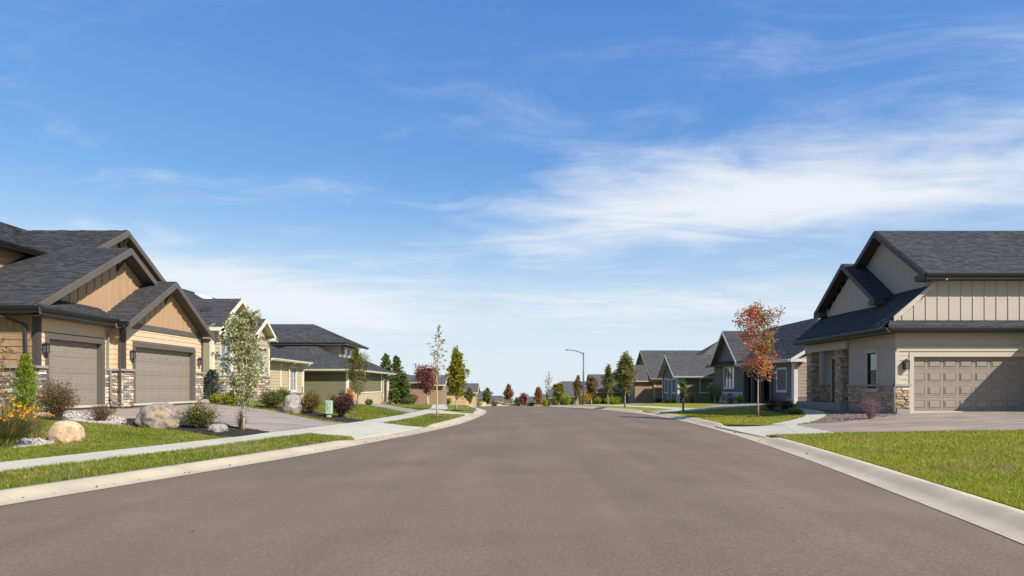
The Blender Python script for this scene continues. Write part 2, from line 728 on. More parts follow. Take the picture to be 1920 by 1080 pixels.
def blade_mat(name, pal):
    m = bpy.data.materials.new(name)
    m.use_nodes = True
    k = NT(m.node_tree)
    b = m.node_tree.nodes['Principled BSDF']
    geo = k.n('ShaderNodeNewGeometry')
    pos = geo.outputs['Position']
    rnd = geo.outputs['Random Per Island']
    big = k.noise(pos, .8, 4, .6, .5)
    g = k.ramp(k.math('ADD', k.math('MULTIPLY', rnd, .75), k.math('MULTIPLY', big, .35)),
               [(.10, pal[0]), (.40, pal[1]), (.70, pal[2]), (.95, pal[3])])
    d = k.ramp(rnd, [(0, srgb(120, 104, 54)), (.5, srgb(158, 140, 84)), (1, srgb(188, 172, 118))])
    sel = k.math('GREATER_THAN', k.math('ADD', k.math('MULTIPLY', straw(k, pos), .85), k.math('MULTIPLY', k.math('FRACT', k.math('MULTIPLY', rnd, 37.3)), .55)), .62)
    c = k.mix(sel, g, d)
    k.l(c, b.inputs['Base Color'])
    b.inputs['Roughness'].default_value = .6
    b.inputs['Specular IOR Level'].default_value = .25
    tr = k.n('ShaderNodeBsdfTranslucent')
    k.l(c, tr.inputs['Color'])
    mx = k.n('ShaderNodeMixShader')
    mx.inputs[0].default_value = .35
    k.l(b.outputs[0], mx.inputs[1])
    k.l(tr.outputs[0], mx.inputs[2])
    k.l(mx.outputs[0], m.node_tree.nodes['Material Output'].inputs[0])
    MATS[name] = m


asphalt()
stamped('drive_grey', srgb(180, 164, 146), srgb(118, 105, 92), math.radians(8))
stamped('drive_warm', srgb(176, 156, 136), srgb(112, 98, 84), math.radians(3))
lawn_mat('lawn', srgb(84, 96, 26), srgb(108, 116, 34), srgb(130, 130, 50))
lawn_mat('lawn_yellow', srgb(112, 118, 26), srgb(138, 140, 36), srgb(158, 150, 62))  # yellower turf of the right-hand lawns
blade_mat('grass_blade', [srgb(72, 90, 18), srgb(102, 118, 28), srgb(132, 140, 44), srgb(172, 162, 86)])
blade_mat('grass_blade_yellow', [srgb(96, 112, 18), srgb(130, 142, 28), srgb(162, 164, 48), srgb(196, 184, 106)])  # yellower blades for the right-hand lawns


# ------------------------------------------------------------------ ground sheet
def build_ground():
    xs = np.unique(np.concatenate([np.linspace(-2600, -80, 30), np.linspace(-80, -32, 25), np.arange(-32, 34, .5),
                                   np.linspace(34, 80, 24), np.linspace(80, 2600, 30)]))
    ys = np.unique(np.concatenate([np.linspace(-60, 0, 31), np.arange(0, 100, .5), np.arange(100, 220, 3.0), np.linspace(220, 420, 30),
                                   np.linspace(420, 2600, 40)]))
    V = np.zeros((len(ys), len(xs), 3))
    for j, y in enumerate(ys):
        l, r, zr = xL(y), xR(y), zroad(y)
        d = np.maximum(l - xs, xs - r)
        V[j, :, 0] = xs
        V[j, :, 1] = y
        V[j, :, 2] = np.where(d < 1.7, zr - .16, lot_np(xs, np.full(len(xs), y)) - .035)
    nx, ny = len(xs), len(ys)
    a = (np.arange(ny - 1)[:, None] * nx + np.arange(nx - 1)[None, :]).ravel()
    fl = np.stack([a, a + 1, a + nx + 1, a + nx], 1).ravel()
    me = np_mesh('ground', V.reshape(-1, 3), fl, [4] * len(a), True)
    return tag(link_mesh('ground', me, 'soil_grass'), kind='structure')


build_ground()

YS = list(np.concatenate([np.arange(-12, 70, .7), np.arange(70, 232, 6)]))


def strip(fa, fb, ys):
    """plan polygon between two offset lines"""
    return [fa(y) for y in ys] + [fb(y) for y in reversed(ys)]


def build_road():
    mb = MB()
    nx = 14
    rows = []
    for y in YS:
        l, r = xL(y) - .02, xR(y) + .02
        z = zroad(y)
        rows.append([(l + (r - l) * i / nx, y, z + .05 * (1 - ((i / nx - .5) * 2) ** 2) - .004) for i in range(nx + 1)])
    vs = [p for r in rows for p in r]
    fs = [(j * (nx + 1) + i, j * (nx + 1) + i + 1, (j + 1) * (nx + 1) + i + 1, (j + 1) * (nx + 1) + i)
          for j in range(len(YS) - 1) for i in range(nx)]
    mb.add(vs, fs)
    road = tag(mb.build('road', 'asphalt', None, True), kind='structure')
    return road


ROAD = build_road()

# rolled concrete kerbs, dropped where a driveway crosses
APRON_L = [(18.7, 24.2), (33.2, 36.4)]
APRON_R = [(19.6, 24.6), (36.5, 38.6)]


def drop(y, spans):
    f = 1.0
    for a, b in spans:
        f = min(f, 1 - sstep(a - 1.3, a + .2, y) * (1 - sstep(b - .2, b + 1.3, y)))
    return f


def curb(name, side, spans):
    root = tag(bpy.data.objects.new(name, None), kind='structure')
    COL.objects.link(root)
    prof = [(0, .004), (.10, .008), (.24, .016), (.34, .045), (.44, .085), (.55, .112), (.66, .122), (.68, .02)]
    seg0 = -12.0
    L = 3.0
    while seg0 < 150:
        ys = np.linspace(seg0 + .006, seg0 + L - .006, 7)
        mb = MB()
        vs = []
        for y in ys:
            x = xL(y) if side < 0 else xR(y)
            f = drop(y, spans)
            for d, h in prof:
                hh = h if d < .3 else h * (.30 + .70 * f)
                vs.append((x + side * d, y, zroad(y) + hh))
        m = len(prof)
        fs = [(j * m + i, j * m + i + 1, (j + 1) * m + i + 1, (j + 1) * m + i) for j in range(len(ys) - 1) for i in range(m - 1)]
        mb.add(vs, fs)
        mb.add(vs[:m], [tuple(range(m))])
        mb.add(vs[-m:], [tuple(range(m))])
        mb.build('curb_section', 'concrete_curb', root, True)
        seg0 += L
    return root


curb('curb_left', -1, APRON_L)
curb('curb_right', 1, APRON_R)

# ---- left side: parkway strip, sidewalk, lots
LAWNS = []           # (polygon, holes) for grass blades
mat('joint_dark', srgb(120, 116, 110), .95, .1, 3)


def slabs(root, fa, fb, y0, y1, step, dz, material='concrete_pale'):
    y = y0
    while y < y1 - .05:
        e = min(y + step, y1)
        ys = np.linspace(y + .005, e - .005, 5)
        sheet('slab', strip(fa, fb, list(ys)), dz + RNG.uniform(-.002, .002), material, 1.2, .1, root)
        y = e


def structure(name):
    o = bpy.data.objects.new(name, None)
    COL.objects.link(o)
    return tag(o, kind='structure')


ysl = list(np.arange(2.0, 70, .7))
lawnL = strip(lambda y: (xL(y) - 3.5, y), lambda y: (xL(y) - 34, y), list(np.arange(1.0, 75, 1.0)))
tag(sheet('lawn_left', lawnL, 0, 'lawn', .6), kind='structure')
PARKS = []
for ya, yb, ia, ib in ((1.0, 18.7, 1.0, 19.6), (24.2, 33.2, 24.8, 33.6), (36.4, 70, 37.2, 70)):
    n_ = max(8, int((yb - ya) / .7))
    pk = [(xL(y) - .68, y) for y in np.linspace(ya, yb, n_)] + [(xL(y) - 2.45, y) for y in np.linspace(ib, ia, n_)]
    PARKS.append(pk)
    tag(sheet('parkway_left', pk, -.008, 'lawn', .5), kind='structure')
swl = structure('sidewalk_left')
slabs(swl, lambda y: (xL(y) - 2.45, y), lambda y: (xL(y) - 3.52, y), 1.0, 70.0, 1.55, .014)


def apron_z(side, spans):
    def f(x, y):
        e = xL(y) if side < 0 else xR(y)
        d = (e - x) if side < 0 else (x - e)
        c = zroad(y) + .122 * .32
        t = sstep(.6, 2.5, d)
        return c * (1 - t) + lot(x, y) * t
    return f


P = lambda px, py: tuple(gp(px, py)[:2])
# near left driveway: pale apron across the parkway, stamped drive behind the sidewalk
y_a0, y_a1 = 18.7, 24.2
apr = [(xL(y) - .66, y) for y in np.linspace(y_a0, y_a1, 8)] + [(xL(y) - 2.46, y) for y in np.linspace(24.8, 19.6, 8)]
ad = structure('apron_left')
sheet('slab', apr[:5] + apr[11:], .03, 'concrete_pale', .6, .08, ad, apron_z(-1, 0))
sheet('slab', apr[4:8] + apr[8:12], .03, 'concrete_pale', .6, .08, ad, apron_z(-1, 0))
apr_poly = apr
DRV1 = [(xL(19.6) - 3.53, 19.6), (-8.6, 19.45), (-10.5, 19.75), (-12.2, 20.5), (-13.6, 21.25), (-15.2, 21.3), (-15.2, 24.9), (-14.7, 25.0), (-14.7, 31.2),
        (-13.0, 31.0), (-10.6, 29.0), (-8.4, 26.6), (-7.0, 25.0), (xL(24.4) - 3.53, 24.4), (xL(22) - 3.53, 22)]
tag(sheet('driveway_left', DRV1, .014, 'drive_grey', .6), kind='structure')
# second left driveway
a2 = [(xL(y) - .66, y) for y in np.linspace(33.2, 36.4, 6)] + [(xL(y) - 2.46, y) for y in np.linspace(37.2, 33.6, 6)]
tag(sheet('apron_left_far', a2, .03, 'concrete_pale', .6, .08, None, apron_z(-1, 0)), kind='structure')
DRV2 = [(xL(34) - 3.53, 33.8), (xL(37) - 3.53, 37.2), (-7.4, 42.5), (-9.5, 49), (-11.2, 60), (-12.6, 66), (-12.9, 58), (-11, 49), (-9.0, 42)]
tag(sheet('driveway_left_far', DRV2, .012, 'drive_grey', .7), kind='structure')

# ---- right side
yA, yB = P(1436, 815.5)[1], P(1341, 795.5)[1]
LAWNS_R = [
    [(xR(y) + .715, y) for y in np.linspace(1, yA, 26)] + [P(1436, 815.3), P(1500, 813.6), P(1566, 812), P(1740, 809.3), P(1920, 806.8), (40, 17.6), (40, 1.0)],
    [(xR(y) + .68, y) for y in np.linspace(yB, 36.4, 18)] + [(xR(36.4) + 3.5, 36.4), (40, 36.4), (40, 20.6), (15, 20.6), P(1490, 797.0), P(1446, 797), P(1395, 796.3)],
    [(xR(y) + .68, y) for y in np.linspace(38.7, 75, 40)] + [(42, 75), (42, 36.4), (xR(36.4) + 3.5, 36.4), (xR(38.7) + 3.5, 38.7)],
]
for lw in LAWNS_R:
    tag(sheet('lawn_right', lw, 0, 'lawn_yellow', .6), kind='structure')
APR = [P(1341, 795), P(1446, 797), P(1488, 796), P(1526, 803.5), P(1566, 812), P(1436, 815.5), P(1390, 806)]
apz = structure('apron_right')
APRa = [P(1341, 795.5), P(1446, 797), P(1466, 797), P(1500, 813.8), P(1436, 815.5), P(1390, 806)]
APRb = [P(1466.6, 797), P(1489, 797), P(1526, 804.5), P(1566, 812.2), P(1500.6, 813.8)]
sheet('slab', APRa, .016, 'concrete_pale', .5, .1, apz, apron_z(1, 0))
sheet('slab', APRb, .016, 'concrete_pale', .5, .1, apz, apron_z(1, 0))
WALK = [P(1447, 796.6), P(1478, 790), P(1506, 782.5), P(1511, 777), P(1500, 772.5), P(1478, 770), P(1468, 768), P(1496, 766), P(1522, 768.5), P(1540, 772), P(1549, 777),
        P(1545, 782), P(1526, 789.5), P(1490, 796.6)]
tag(sheet('walkway_right', smooth_poly(WALK, 3), .02, 'concrete_pale', .5), kind='structure')
DRVR = [P(1490, 797), P(1560, 792.5), P(1610, 788), P(1650, 783), P(1690, 775.5), (15.0, 25.85), (27, 25.85), (27, 17.6), P(1920, 807), P(1740, 809.5), P(1566, 812), P(1526, 804.2)]
tag(sheet('driveway_right', DRVR, .012, 'drive_warm', .6), kind='structure')
BEDR = [P(1492, 796), P(1530, 790), P(1548, 783), P(1553, 777), P(1545, 771), (14.3, 31.5), (14.3, 29), (14.95, 25.85), (15.1, 25.6), P(1692, 776.5), P(1650, 784.2), P(1610, 789.3), P(1558, 793.6)]
tag(sheet('gravel_bed_right', BEDR, .006, 'brown_gravel', .5), kind='structure')
DRVR2 = [(xR(36.8) + 3.4, 36.8), (xR(38.4) + 3.4, 38.4), (12.5, 41), (16.5, 45.5), (16.9, 41.2), (13.5, 37.6)]
tag(sheet('driveway_right_middle', DRVR2, .012, 'drive_grey', .6), kind='structure')
a3 = [(xR(y) + .66, y) for y in np.linspace(36.5, 38.6, 5)] + [(xR(y) + 3.42, y) for y in np.linspace(38.9, 36.3, 5)]
tag(sheet('apron_right_far', a3, .03, 'concrete_pale', .6, .08, None, apron_z(1, 0)), kind='structure')
swr = structure('sidewalk_right')
slabs(swr, lambda y: (xR(y) + 2.3, y), lambda y: (xR(y) + 3.4, y), 39.0, 70.0, 1.6, .014)
DRVR3 = [(xR(50) + 3.4, 49.5), (xR(52) + 3.4, 52.5), (11.5, 57), (14.6, 60.5), (14.6, 65), (10.5, 60)]
tag(sheet('driveway_right_far', DRVR3, .012, 'drive_grey', .6), kind='structure')

# ---- planting beds on the left
BED_ROCK = smooth_poly([P(30, 777), P(82, 783), P(150, 791.5), P(216, 796), P(236, 795), P(232, 786), P(205, 781), P(160, 776), P(120, 768), P(70, 766), P(20, 768)], 3)
tag(sheet('white_rock_bed', BED_ROCK, .02, 'white_rock', .5), kind='structure')
BED_M = [P(226, 796), P(262, 799.5), P(300, 803.5), P(337, 808), P(380, 814), P(416, 820.3), P(440, 820.2), P(470, 816.5), P(506, 811), P(470, 805.6), P(420, 798.5), P(370, 793), P(320, 788.5), P(270, 786), P(236, 787)]
tag(sheet('mulch_bed_near', BED_M, .024, 'mulch_dark', .5), kind='structure')
BED_M2 = [P(474, 763), P(520, 769.5), P(580, 780.5), P(640, 792), P(652, 793.7), P(684, 789.6), P(662, 786), P(622, 780), P(585, 771), P(530, 763.5), P(500, 761.5)]
tag(sheet('mulch_bed_far', BED_M2, .022, 'mulch_dark', .5), kind='structure')
BED_P = smooth_poly([P(-30, 838), P(40, 839), P(70, 836), P(100, 832), P(96, 826), P(60, 823), P(20, 824), P(-30, 826)], 3)
tag(sheet('white_rock_patch', BED_P, .02, 'white_rock', .4), kind='structure')
BED_ENTRY = [P(392, 757), P(440, 762.5), P(478, 762), P(478, 758), P(440, 755), P(400, 752)]
tag(sheet('mulch_bed_entry', BED_ENTRY, .02, 'mulch_dark', .5), kind='structure')
BED_PORCH = smooth_poly([P(1436, 771), P(1462, 775.5), P(1496, 779.5), P(1508, 777), P(1500, 772.2), P(1474, 770), P(1450, 768), P(1425, 767)], 3)
tag(sheet('mulch_bed_porch', BED_PORCH, .02, 'mulch_dark', .5), kind='structure')


# ------------------------------------------------------------------ grass blades, gravel (uncountable)
def blades(name, label, poly, holes, dens, ymax, seed, material='grass_blade'):
    rg = np.random.default_rng(seed)
    Pn = np.array(poly)
    x0, x1, y0, y1 = Pn[:, 0].min(), Pn[:, 0].max(), max(Pn[:, 1].min(), 4.0), min(Pn[:, 1].max(), ymax)
    n = int((x1 - x0) * (y1 - y0) * dens)
    x0, x1 = max(x0, -y1 * .8), min(x1, y1 * .8)
    n = int((x1 - x0) * (y1 - y0) * dens)
    X = rg.uniform(x0, x1, n)
    Y = rg.uniform(y0, y1, n)
    k = (np.abs(X) < Y * .80 + .6) & (rg.random(n) < np.clip((11.0 / np.hypot(X, Y)) ** 1.5, .10, 1))
    X, Y = X[k], Y[k]
    k = inside(poly, X, Y)
    for h in holes:
        k &= ~inside(h, X, Y)
    X, Y = X[k], Y[k]
    dist = np.hypot(X, Y)
    n = len(X)
    Z = lot_np(X, Y) - .008
    # patchy mowing height
    pat = np.array([noise.noise((a * .7, b * .7, seed)) for a, b in zip(X, Y)])
    ht = (.034 + .016 * rg.random(n)) * (1 + .35 * pat) * (1 + .02 * dist)
    w = (.0034 + .0016 * rg.random(n)) * (dist / 9.0) ** .75
    a = rg.uniform(0, 2 * np.pi, n)
    lean = rg.uniform(.1, 1.1, n) * ht
    la = rg.uniform(0, 2 * np.pi, n)
    V = np.zeros((n, 3, 3))
    V[:, 0] = np.stack([X - np.cos(a) * w, Y - np.sin(a) * w, Z], 1)
    V[:, 1] = np.stack([X + np.cos(a) * w, Y + np.sin(a) * w, Z], 1)
    V[:, 2] = np.stack([X + np.cos(la) * lean, Y + np.sin(la) * lean, Z + ht], 1)
    me = np_mesh(name, V.reshape(-1, 3), np.arange(n * 3), [3] * n)
    return tag(link_mesh(name, me, material), label, 'grass', kind='stuff')


def rubble(name, label, cat, poly, material, dens, smin, smax, seed, dz=.02, holes=()):
    rg = np.random.default_rng(seed)
    Pn = np.array(poly)
    x0, y0 = Pn.min(0)
    x1, y1 = Pn.max(0)
    n = int((x1 - x0) * (y1 - y0) * dens)
    X = rg.uniform(x0, x1, n)
    Y = rg.uniform(y0, y1, n)
    k = inside(poly, X, Y)
    for h in holes:
        k &= ~inside(h, X, Y)
    X, Y = X[k], Y[k]
    n = len(X)
    base = np.array([[1, 0, 0], [0, 1, 0], [-1, 0, 0], [0, -1, 0], [0, 0, 1], [0, 0, -1]], float)
    fc = np.array([[0, 1, 4], [1, 2, 4], [2, 3, 4], [3, 0, 4], [1, 0, 5], [2, 1, 5], [3, 2, 5], [0, 3, 5]])
    s = rg.uniform(smin, smax, n)
    V = base[None] * (s[:, None, None] * rg.uniform(.55, 1.2, (n, 6, 1)) * np.array([1, 1, .7]))
    a = rg.uniform(0, 6.28, n)
    R = np.stack([np.stack([np.cos(a), -np.sin(a), 0 * a], 1), np.stack([np.sin(a), np.cos(a), 0 * a], 1), np.stack([0 * a, 0 * a, 1 + 0 * a], 1)], 1)
    tl = rg.normal(0, .25, (n, 2))
    V = np.einsum('nij,nkj->nki', R, V)
    V[:, :, 2] += V[:, :, 0] * tl[:, :1] + V[:, :, 1] * tl[:, 1:]
    Z = lot_np(X, Y) + dz
    V += np.stack([X, Y, Z + s * .25], 1)[:, None]
    fl = (fc[None] + (np.arange(n) * 6)[:, None, None]).reshape(-1)
    me = np_mesh(name, V.reshape(-1, 3), fl, [3] * (n * 8))
    return tag(link_mesh(name, me, material), label, cat, kind='stuff')


blades('grass', 'mown green grass of the strip between left sidewalk and curb, near the camera', PARKS[0], [], 1900, 42, 1)
blades('grass', 'mown green grass of the curb strip around the thin sapling', PARKS[1], [], 1900, 42, 9)
blades('grass', 'mown green lawn grass behind the left sidewalk', lawnL, [DRV1, DRV2, BED_ROCK, BED_M, BED_M2, BED_P], 1500, 42, 2)
blades('grass', 'patchy green lawn grass in the right foreground', LAWNS_R[0], [APR, DRVR], 1900, 44, 3, 'grass_blade_yellow')
blades('grass', 'green lawn grass around the red maple', LAWNS_R[1], [APR, DRVR, BEDR, smooth_poly(WALK, 3), DRVR2, a3, BED_PORCH], 1700, 44, 10, 'grass_blade_yellow')
rubble('white_gravel', 'white landscaping rock in front of the first garage', 'gravel', BED_ROCK, 'white_rock', 260, .018, .05, 4)
rubble('white_gravel', 'small patch of white rock beside the round pale boulder', 'gravel', BED_P, 'white_rock', 300, .014, .035, 5)
rubble('mulch', 'dark bark mulch around the big boulder by the driveway', 'mulch', BED_M, 'mulch_dark', 500, .01, .032, 6, .024)
rubble('mulch', 'dark bark mulch strip under the pale green utility pedestal', 'mulch', BED_M2, 'mulch_dark', 300, .012, .035, 7, .022)
rubble('gravel', 'brown gravel beside the curved walkway of the grey house', 'gravel', BEDR, 'brown_gravel', 260, .012, .035, 8, .008)
# ------------------------------------------------------------------ building kit
mat('shingle', srgb(71, 70, 71), .9, .08, 1.2, .003, 120, island=.12, spec=.2)
mat('shingle_shadow_band', srgb(46, 44, 43), .9, .10, 1.2, island=.3, spec=.2)  # course shadow lines put into the colour of the shingle butt ends
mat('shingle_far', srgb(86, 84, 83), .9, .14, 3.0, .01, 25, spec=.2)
mat('trim_brown', srgb(94, 87, 80), .7, .08, 2)
mat('trim_dark', srgb(74, 66, 62), .7, .08, 2)
mat('gutter_black', srgb(34, 33, 35), .45, .05, 2, spec=.5)
mat('siding_cream', srgb(206, 180, 146), .75, .05, 1.5, objr=.05)
mat('panel_tan', srgb(172, 141, 108), .75, .06, 1.5, objr=.03)
mat('shake_brown', srgb(154, 122, 92), .85, .15, 5, .004, 60, objr=.14)
mat('door_taupe', srgb(138, 127, 113), .6, .04, 1.2)
mat('stone_mix', (.3, .27, .24), .9, .25, 14, .012, 35, ppos='object',
    palette=[srgb(176, 160, 144), srgb(148, 136, 126), srgb(196, 172, 142), srgb(120, 112, 106), srgb(206, 190, 168), srgb(160, 132, 110), srgb(136, 130, 128)])
mat('stone_tan', (.3, .27, .24), .9, .22, 14, .014, 30, ppos='object',
    palette=[srgb(192, 166, 130), srgb(172, 148, 118), srgb(200, 178, 144), srgb(156, 136, 112), srgb(182, 154, 118), srgb(168, 152, 132), srgb(146, 128, 108)])
mat('mortar', srgb(120, 110, 100), .95, .15, 10, .006, 60)
mat('stone_cap', srgb(150, 142, 134), .85, .12, 6, .004, 60)
mat('lamp_iron', srgb(34, 32, 32), .5, .05, 2, spec=.5)
mat('lamp_glass', srgb(92, 88, 80), .15, .05, 2, spec=.6)
mat('pipe_grey', srgb(124, 120, 118), .5, .06, 2, spec=.4)
mat('batten_grey', srgb(174, 162, 148), .75, .04, 1.2, objr=.02)
mat('wall_grey', srgb(166, 154, 141), .75, .04, 1.2, objr=.02)
mat('wall_grey_trim', srgb(182, 168, 150), .7, .04, 1.2)
mat('roof_trim_grey', srgb(66, 64, 66), .6, .06, 2)
mat('cream_trim', srgb(218, 208, 188), .7, .04, 2)
mat('sage_siding', srgb(180, 163, 134), .8, .05, 1.5)
mat('sage_panel', srgb(150, 144, 112), .8, .05, 1.5)
mat('olive_siding', srgb(112, 106, 80), .8, .05, 1.5)
mat('slate_siding', srgb(104, 98, 94), .8, .06, 1.5)
mat('mauve_siding', srgb(150, 130, 116), .8, .06, 1.5)
mat('white_trim', srgb(196, 192, 185), .65, .03, 2)
mat('tan_siding', srgb(190, 160, 120), .8, .06, 1.5)
mat('brown_siding', srgb(150, 120, 96), .8, .08, 1.5)
mat('beige_siding', srgb(206, 184, 148), .8, .06, 1.5)
mat('foundation', srgb(140, 132, 124), .95, .12, 4, .004, 50)
mat('interior_dark', (.01, .01, .012), .9, 0, 1)
mat('blind', srgb(200, 196, 188), .8, .04, 3)
mat('window_frame_black', srgb(34, 33, 34), .5, .04, 2)
mat('skylight', srgb(235, 235, 235), .4, .02, 2)


def glass_mat(name, tint=.02, metal=.0, ior=1.9):
    m = bpy.data.materials.new(name)
    m.use_nodes = True
    k = NT(m.node_tree)
    b = m.node_tree.nodes['Principled BSDF']
    b.inputs['Base Color'].default_value = (tint, tint * 1.05, tint * 1.1, 1)
    b.inputs['Roughness'].default_value = .03
    b.inputs['IOR'].default_value = ior
    b.inputs['Specular IOR Level'].default_value = .8
    pos = k.n('ShaderNodeNewGeometry').outputs['Position']
    bp = k.n('ShaderNodeBump')
    bp.inputs['Distance'].default_value = .004
    bp.inputs['Strength'].default_value = .25
    k.l(k.noise(pos, 1.6, 2, .5), bp.inputs['Height'])
    k.l(bp.outputs[0], b.inputs['Normal'])
    MATS[name] = m


glass_mat('window_glass', .025)
glass_mat('window_glass_pale', .16, ior=1.6)


def stone_shape(seed):
    """irregular split stone in a unit cell: x,z in [-.5,.5], y from 0 outwards"""
    r = random.Random(seed)
    j = lambda a: r.uniform(-a, a)
    mb = MB()
    back = [(-.5, 0, -.5), (.5, 0, -.5), (.5, 0, .5), (-.5, 0, .5)]
    mid = [(x * (1 + j(.02)), .62 + j(.15), z * (1 + j(.04))) for x, _, z in back]
    fr = [(x * (.80 + j(.10)), 1 + j(.22), z * (.72 + j(.14))) for x, _, z in back]
    c = (j(.1), 1.08 + j(.12), j(.12))
    vs = back + mid + fr + [c]
    fs = []
    for a in range(4):
        b = (a + 1) % 4
        fs += [(a, b, 4 + b, 4 + a), (4 + a, 4 + b, 8 + b, 8 + a), (8 + a, 8 + b, 12)]
    mb.add(vs, fs)
    return mb


def unit_mesh(name, mb, material):
    me = bpy.data.meshes.new(name)
    me.from_pydata(mb.v, [], mb.f)
    bm = bmesh.new()
    bm.from_mesh(me)
    bmesh.ops.recalc_face_normals(bm, faces=bm.faces)
    bm.to_mesh(me)
    bm.free()
    me.materials.append(MATS[material])
    return me


_UM = {}


def um(kind, material):
    """shared piece meshes, one per (shape, material)"""
    key = (kind, material)
    if key in _UM:
        return _UM[key]
    mb = MB()
    if kind.startswith('stone'):
        mb = stone_shape(int(kind[5:]) * 17 + 3)
    elif kind == 'lap':          # lap board: bottom edge proud
        mb.hexa([(-.5, 0, -.5), (.5, 0, -.5), (.5, 1, -.5), (-.5, 1, -.5), (-.5, 0, .5), (.5, 0, .5), (.5, .25, .5), (-.5, .25, .5)])
    elif kind == 'bar':
        b = .12
        mb.hexa([(-.5, 0, -.5), (.5, 0, -.5), (.5 - b, 1, -.5), (-.5 + b, 1, -.5), (-.5, 0, .5), (.5, 0, .5), (.5 - b, 1, .5), (-.5 + b, 1, .5)])
    elif kind == 'box':
        mb.hexa([(-.5, 0, -.5), (.5, 0, -.5), (.5, 1, -.5), (-.5, 1, -.5), (-.5, 0, .5), (.5, 0, .5), (.5, 1, .5), (-.5, 1, .5)])
    elif kind == 'panel':        # raised garage panel: groove round a bevelled field
        def ring(a, b, y):
            return [(-.5 + a, y, -.5 + b), (.5 - a, y, -.5 + b), (.5 - a, y, .5 - b), (-.5 + a, y, .5 - b)]
        rs = [ring(0, 0, 0), ring(.0, .0, .55), ring(.035, .06, .55), ring(.05, .085, .05), ring(.075, .13, .05), ring(.11, .19, 1.0)]
        vs = [p for q in rs for p in q]
        fs = []
        for i in range(len(rs) - 1):
            for a in range(4):
                b = (a + 1) % 4
                fs.append((i * 4 + a, i * 4 + b, i * 4 + 4 + b, i * 4 + 4 + a))
        o = (len(rs) - 1) * 4
        fs.append((o, o + 1, o + 2, o + 3))
        mb.add(vs, fs)
    me = unit_mesh(kind.rstrip('0123456789'), mb, material)
    _UM[key] = me
    return me


